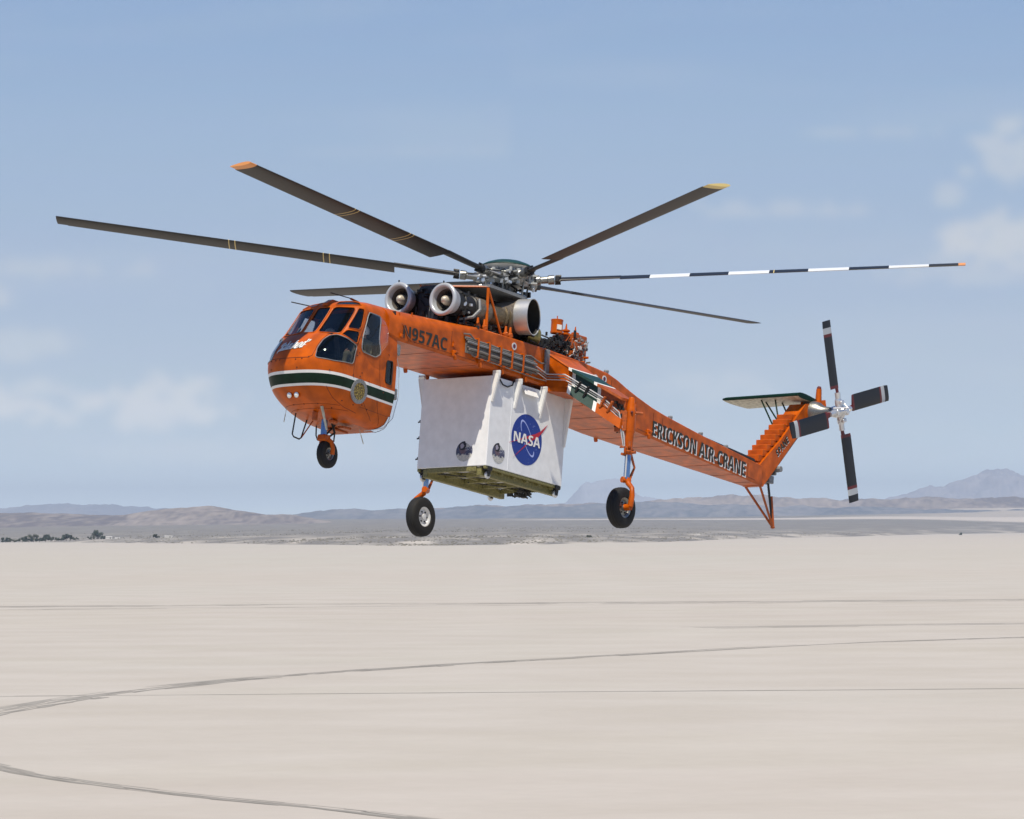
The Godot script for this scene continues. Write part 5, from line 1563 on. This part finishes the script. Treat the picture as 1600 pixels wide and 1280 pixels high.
func make_pilots() -> void:
	var suit := Color(0.12, 0.115, 0.07); var skin := Color(0.42, 0.25, 0.17); var boot := Color(0.03, 0.03, 0.03)
	# seated figure facing forward (-x), origin at the seat
	var bones := [[Vector3(0.02, 0.10, 0), Vector3(0.0, 0.42, 0), 0.15, 0.16, suit], [Vector3(0, 0.44, -0.15), Vector3(0, 0.44, 0.15), 0.085, 0.085, suit], [Vector3(0, 0.5, 0), Vector3(-0.02, 0.6, 0), 0.06, 0.055, skin],
		[Vector3(-0.04, 0.70, 0), Vector3(-0.03, 0.74, 0), 0.085, 0.095, skin], [Vector3(-0.06, 0.63, 0), Vector3(-0.08, 0.64, 0), 0.05, 0.045, skin], [Vector3(-0.13, 0.69, 0), Vector3(-0.15, 0.675, 0), 0.014, 0.017, skin]]
	for s in [1.0, -1.0]:
		bones.append_array([[Vector3(0.0, 0.08, s * 0.1), Vector3(-0.44, 0.14, s * 0.13), 0.095, 0.07, suit], [Vector3(-0.44, 0.14, s * 0.13), Vector3(-0.58, -0.28, s * 0.13), 0.065, 0.045, suit], [Vector3(-0.58, -0.32, s * 0.13), Vector3(-0.74, -0.36, s * 0.14), 0.05, 0.04, boot],
			[Vector3(0, 0.44, s * 0.2), Vector3(-0.08, 0.20, s * 0.25), 0.06, 0.047, suit], [Vector3(-0.08, 0.20, s * 0.25), Vector3(-0.34, 0.22, s * 0.17), 0.045, 0.033, suit], [Vector3(-0.36, 0.22, s * 0.165), Vector3(-0.43, 0.23, s * 0.155), 0.032, 0.03, skin]])
	var m := bones_mesh(bones, 0.024, 0.05)
	for s in [1.0, -1.0]:   # fingers curled on the controls
		m.col = skin
		for i in 4: m.tube([Vector3(-0.43, 0.245 - i * 0.016, s * 0.155), Vector3(-0.475 + 0.004 * absf(i - 1.0), 0.245 - i * 0.017, s * 0.145), Vector3(-0.48, 0.242 - i * 0.017, s * 0.115)], [0.0095, 0.009, 0.0075], 6)
		m.tube([Vector3(-0.40, 0.25, s * 0.14), Vector3(-0.44, 0.265, s * 0.118), Vector3(-0.465, 0.255, s * 0.11)], [0.011, 0.0095, 0.008], 6)
	var skinmat := StandardMaterial3D.new()
	skinmat.vertex_color_use_as_albedo = true; skinmat.roughness = 0.8
	var bm := m.mesh(0.2)
	var hm := MB.new()
	hm.lathe([Vector2(0.0, 0.135), Vector2(0.05, 0.13), Vector2(0.095, 0.105), Vector2(0.128, 0.05), Vector2(0.135, -0.01), Vector2(0.125, -0.06), Vector2(0.12, -0.075)], Transform3D(Basis(Vector3(0, 0, 1), 0.25), Vector3(-0.015, 0.74, 0)), 20, false)
	var helm := hm.mesh()
	var vm := MB.new()
	for i in 10:
		var a := PI - 1.1 + 2.2 * i / 10.0; var a2 := PI - 1.1 + 2.2 * (i + 1) / 10.0
		vm.quad(Vector3(-0.02 + 0.128 * cos(a), 0.78, 0.128 * sin(a)), Vector3(-0.02 + 0.128 * cos(a2), 0.78, 0.128 * sin(a2)), Vector3(-0.03 + 0.128 * cos(a2), 0.70, 0.124 * sin(a2)), Vector3(-0.03 + 0.128 * cos(a), 0.70, 0.124 * sin(a)))
	var vis := vm.mesh(-1.0)
	var i := 0
	for q in [B(5.93, -3.19, 0.5), B(5.93, -3.19, -0.5)]:
		var o := Node3D.new()
		put(o, "person", self)
		o.transform = heli.transform * Transform3D(Basis(), q)
		tag(o, ["pilot in olive suit and white helmet behind the near side bubble window", "pilot in olive suit and white helmet in the far seat behind the windshield"][i], "person", "")
		node_of("body", bm, skinmat, o)
		node_of("helmet", helm, M.white, o)
		node_of("visor", vis, M.black, o)
		i += 1

func make_helicopter() -> void:
	heli = Node3D.new()
	put(heli, "helicopter", self)
	heli.transform = Transform3D(Basis(Vector3(0.591588, -0.163372, -0.789514), Vector3(0.07423, 0.986132, -0.148437), Vector3(0.802816, 0.029208, 0.595511)).orthonormalized(), Vector3(-0.1006, 16.0763, -123.2911))
	tag(heli, "orange heavy lift crane helicopter with green stripe hovering over the lake bed", "helicopter")
	make_fuselage()
	make_cabin()
	make_engines()
	make_pylon()
	make_tail_rotor()
	make_main_rotor()
	make_gear_and_hoist()
	make_pilots()

# ---------------------------------------------------------------- cargo box under the boom
func make_payload() -> void:
	var box := Node3D.new()
	put(box, "cargo_box", self)
	box.transform = heli.transform
	tag(box, "big white steel cargo box with a round blue logo hanging under the helicopter", "container")
	var x0 := 1.67; var x1 := -1.37; var w := 1.03; var top := -2.70; var bot := -4.86
	var sh := MB.new()
	sh.box(B((x0 + x1) / 2, (top + bot) / 2, 0), Vector3(x0 - x1, top - bot, 2 * w), Basis(), 0.012)
	obj("shell", sh, M.box_white, box)
	for x in [0.82]:   # sheet joints
		for s in [1.0, -1.0]:
			var b := MB.new()
			b.box(B(x, (top + bot) / 2, s * w), Vector3(0.025, top - bot - 0.03, 0.012), Basis(), 0.003)
			obj("sheet_joint", b, M.box_white, box)
	for s in [1.0, -1.0]:
		for q in [[1.62, 0.17, -3.32, -2.58], [0.72, 0.155, -3.32, -2.62], [-0.29, 0.155, -3.38, -2.62], [-1.33, 0.16, -3.9, -2.66]]:
			var b := MB.new()
			var p := PackedVector2Array([Vector2(0, q[3]), Vector2(q[1], q[3]), Vector2(q[1], q[3] - 0.12), Vector2(0.015, q[2]), Vector2(0, q[2])])
			b.prism(p, Transform3D(Basis(Vector3(0, 0, s), Vector3.UP, Vector3(-s, 0, 0)), B(q[0], 0, s * w)), 0.03)
			b.box(B(q[0] - 0.02, q[3] - 0.05, s * (w + q[1] * 0.5)), Vector3(0.10, 0.04, q[1]), Basis(), 0.008)
			var fl := [Vector3(0, q[3], s * (w + q[1])), Vector3(0, q[3] - 0.12, s * (w + q[1])), Vector3(0, q[2], s * (w + 0.02))]
			for i in 2:
				var e: Vector3 = fl[i + 1] - fl[i]
				b.box(B(q[0] - 0.02, 0, 0) + (fl[i] + fl[i + 1]) / 2, Vector3(0.06, e.length() + 0.01, 0.014), Basis(Vector3(1, 0, 0), atan2(e.z, e.y) + PI), 0.004)
			obj("side_bracket", b, M.white, box)
		var pl := MB.new()
		pl.box(B(0.2, -2.86, s * 1.10), Vector3(0.52, 0.20, 0.02), Basis(Vector3(1, 0, 0), -s * 0.55), 0.004)
		obj("sloped_plate", pl, M.white, box)
	var cb := MB.new()
	cb.tube([B(1.45, -2.72, 1.06), B(1.3, -2.86, 1.08), B(1.1, -2.88, 1.08), B(0.9, -2.80, 1.07), B(0.82, -2.66, 1.05)], 0.018, 7)
	obj("cable", cb, M.black, box)
	# round logo on the port face
	var n := Vector3(0, 0, 1)
	var lc := B(0.15, -3.985, w)
	var R := 0.61
	var L := func(p: Vector2, lift: float) -> Vector3: return lc + Vector3(p.x * R, p.y * R, lift)
	var disc := MB.new()
	disc.lathe([Vector2(0.0, 0.004), Vector2(R, 0.004), Vector2(R, -0.004)], Transform3D(Basis(Vector3(1, 0, 0), Vector3(0, 0, 1), Vector3(0, -1, 0)), lc), 72, false)
	var logo := obj("round_logo", disc, M.blue, box)
	var stb := MB.new()
	rng.seed = 8
	for i in 46:
		var p := Vector2.from_angle(rng.randf() * TAU) * sqrt(rng.randf()) * 0.9
		if absf(p.y) < 0.25: continue
		var r := rng.randf_range(0.006, 0.016)
		stb.prism(PackedVector2Array([p + Vector2(r, 0), p + Vector2(0, r), p - Vector2(r, 0), p - Vector2(0, r)]), Transform3D(Basis().scaled(Vector3(R, R, 1)), lc + n * 0.0045), 0.002)
	stuff(obj("logo_stars", stb, M.orbit, logo))
	var orb := MB.new()
	for i in 64:
		var a := TAU * i / 64.0
		if i in range(10, 14) or i in range(38, 44): continue
		var e := func(t: float, k: float) -> Vector2: return Vector2(0.04, 0.06) + Vector2(cos(t) * 0.80 * k, sin(t) * (0.27 + 0.0) * k - (1.0 - k) * 0.0).rotated(-0.98 - PI)
		var th := 0.965 - 0.012 * sin(a * 2)
		var t2 := TAU * (i + 1) / 64.0
		var p := [e.call(a, 1.0), e.call(t2, 1.0), e.call(t2, 0.90), e.call(a, 0.90)]
		orb.oquad(L.call(p[0], 0.006), L.call(p[1], 0.006), L.call(p[2], 0.006), L.call(p[3], 0.006), n)
	obj("logo_orbit", orb, M.orbit, logo)
	var vec := MB.new()
	vec.prism(PackedVector2Array([Vector2(-1.13, -0.29), Vector2(-0.39, -0.02), Vector2(0.1, 0.18), Vector2(0.55, 0.33), Vector2(0.86, 0.48), Vector2(1.31, 0.83), Vector2(1.0, 0.46), Vector2(0.68, 0.19), Vector2(0.3, 0.0), Vector2(-0.04, -0.25), Vector2(-0.83, -0.84), Vector2(-0.12, -0.26), Vector2(0.36, 0.10), Vector2(-0.2, 0.0), Vector2(-1.13, -0.30)]), Transform3D(Basis().scaled(Vector3(R, R, 1)), lc + n * 0.007), 0.003)
	obj("logo_red_wing", vec, M.logo_red, logo)
	text("logo_lettering", "NASA", L.call(Vector2(-0.86, -0.2), 0.0115), Vector3(1.74 * R, 0, 0), Vector3(0, 0.41 * R, 0), M.white, logo, true, 0.004)
	# two mission patches
	patch(box, B(x0 + 0.004, -4.50, 0.36), Vector3(0, 0, 1), Vector3(0, 1, 0))
	patch(box, B(1.22, -4.50, w + 0.004), Vector3(1, 0, 0), Vector3(0, 1, 0))
	# underside: olive skid frame
	for s in [1.0, -1.0]:
		var b := MB.new()
		b.box(B(0.08, bot - 0.12, s * 0.80), Vector3(3.1, 0.2, 0.14), Basis(), 0.012)
		obj("skid_rail", b, M.olive, box)
		var e := MB.new()
		e.box(B(0.15, bot - 0.035, s * 0.985), Vector3(3.03, 0.07, 0.07), Basis(), 0.008)
		obj("edge_rail", e, M.olive, box)
		for i in 6:
			var t := MB.new()
			t.box(B(1.4 - i * 0.5, bot - 0.06, s * 0.915), Vector3(0.10, 0.10, 0.10), Basis(), 0.01)
			obj("rail_spacer", t, M.olive, box)
	for i in 5:
		var b := MB.new()
		b.box(B(1.62 - i * 0.735, bot - 0.06, 0), Vector3(0.07, 0.11, 1.46), Basis(), 0.008)
		obj("cross_member", b, M.olive, box)
	for z in [-0.3, 0.3]:
		var b := MB.new()
		b.box(B(0.1, bot - 0.045, z), Vector3(3.0, 0.06, 0.05), Basis(), 0.005)
		obj("stringer", b, M.olive, box)
	for q in [[[1.4, -0.6], [0.2, 0.6]], [[0.2, -0.6], [-1.2, 0.5]]]:
		var b := MB.new()
		b.tube([B(q[0][0], bot - 0.1, q[0][1]), B(q[1][0], bot - 0.1, q[1][1])], 0.014, 6)
		obj("brake_rod", b, M.dark_metal, box)
	clutter("hitch_fittings", B(-1.0, bot - 0.26, -0.25), B(-1.32, bot - 0.05, 0.25), 26, M.dark_metal, box, 120, 0.1)
	for q in [[1.5, 0.96], [-1.22, 0.97], [1.5, -0.96], [-1.22, -0.97]]:
		var c := B(q[0], bot - 0.2, q[1])
		var b := MB.new()
		b.box(c + Vector3(0, 0.15, 0), Vector3(0.18, 0.1, 0.16), Basis(), 0.01)
		for k in [-0.045, 0.045]: b.hexa([c + Vector3(-0.06, 0.12, k - 0.01), c + Vector3(0.06, 0.12, k - 0.01), c + Vector3(0.03, -0.04, k - 0.01), c + Vector3(-0.03, -0.04, k - 0.01), c + Vector3(-0.06, 0.12, k + 0.01), c + Vector3(0.06, 0.12, k + 0.01), c + Vector3(0.03, -0.04, k + 0.01), c + Vector3(-0.03, -0.04, k + 0.01)])
		var ca := obj("caster", b, M.dark_metal, box)
		var wl := MB.new()
		wl.lathe([Vector2(0.0, -0.03), Vector2(0.04, -0.03), Vector2(0.085, -0.025), Vector2(0.095, 0.0), Vector2(0.085, 0.025), Vector2(0.04, 0.03), Vector2(0.0, 0.03)], ax(Vector3(0, 0, 1), c), 20)
		obj("caster_wheel", wl, M.silver, ca)
	for y in [-3.7, -4.1, -4.6]:
		var b := MB.new()
		b.box(B(1.6, y, -1.06), Vector3(0.06, 0.07, 0.06), Basis(), 0.01)
		b.tube([B(1.6, y, -1.06), B(1.6, y - 0.02, -1.14)], 0.018, 6)
		obj("latch", b, M.black, box)

func patch(parent: Node, c: Vector3, r: Vector3, u: Vector3) -> void:   # printed round badge: dark figure shape above a pale ground
	var S2 := 96
	var im := Image.create(S2, S2, false, Image.FORMAT_RGB8)
	var n1 := noise(0.06, 131, 3); var n2 := noise(0.12, 132, 3)
	for y in S2:
		for x in S2:
			var p := Vector2((x + 0.5) / S2 * 2 - 1, 1 - (y + 0.5) / S2 * 2)
			var k: float = n1.get_noise_2d(x, y); var j: float = n2.get_noise_2d(x, y)
			var col := Color8(62, 66, 92)
			if p.y < -0.30 + 0.25 * k: col = Color8(196, 192, 184).lerp(Color8(140, 150, 150), clampf(j + 0.3, 0, 1))
			elif p.distance_to(Vector2(-0.2, 0.15)) < 0.45 + 0.2 * k: col = Color8(92, 74, 84)
			if p.distance_to(Vector2(-0.22, 0.62)) < 0.5: col = Color8(22, 22, 28)
			if p.distance_to(Vector2(-0.3, 0.55)) < 0.24 + 0.08 * j: col = Color8(150, 145, 160)
			if p.x > 0.1 and p.y > 0.05 and j > 0.1: col = Color8(150, 155, 165)
			if p.x > 0.2 and p.y > 0.42 - 0.2 * k: col = Color8(176, 178, 176)
			col = col.lerp(Color8(120, 130, 160), clampf(0.5 * j, 0, 0.35))
			im.set_pixel(x, y, col)
	var m := StandardMaterial3D.new()
	m.albedo_texture = ImageTexture.create_from_image(im); m.roughness = 0.5
	var b := MB.new()
	var n := r.cross(u)
	var R := 0.245
	for i in 40:
		var a := TAU * i / 40.0; var a2 := TAU * (i + 1) / 40.0
		var q := [Vector2.ZERO, Vector2(cos(a), sin(a)), Vector2(cos(a2), sin(a2))]
		for k in 3:
			var w: Vector2 = q[[0, 2, 1][k]]
			if w.x > 0.15 and w.y > 0.5: w *= 0.82
			b.v.append(c + (r * w.x + u * w.y) * R); b.c.append(Color.WHITE); b.uv.append(Vector2(w.x * 0.5 + 0.5, 0.5 - w.y * 0.5))
	obj("round_badge", b, m, parent, -1.0)
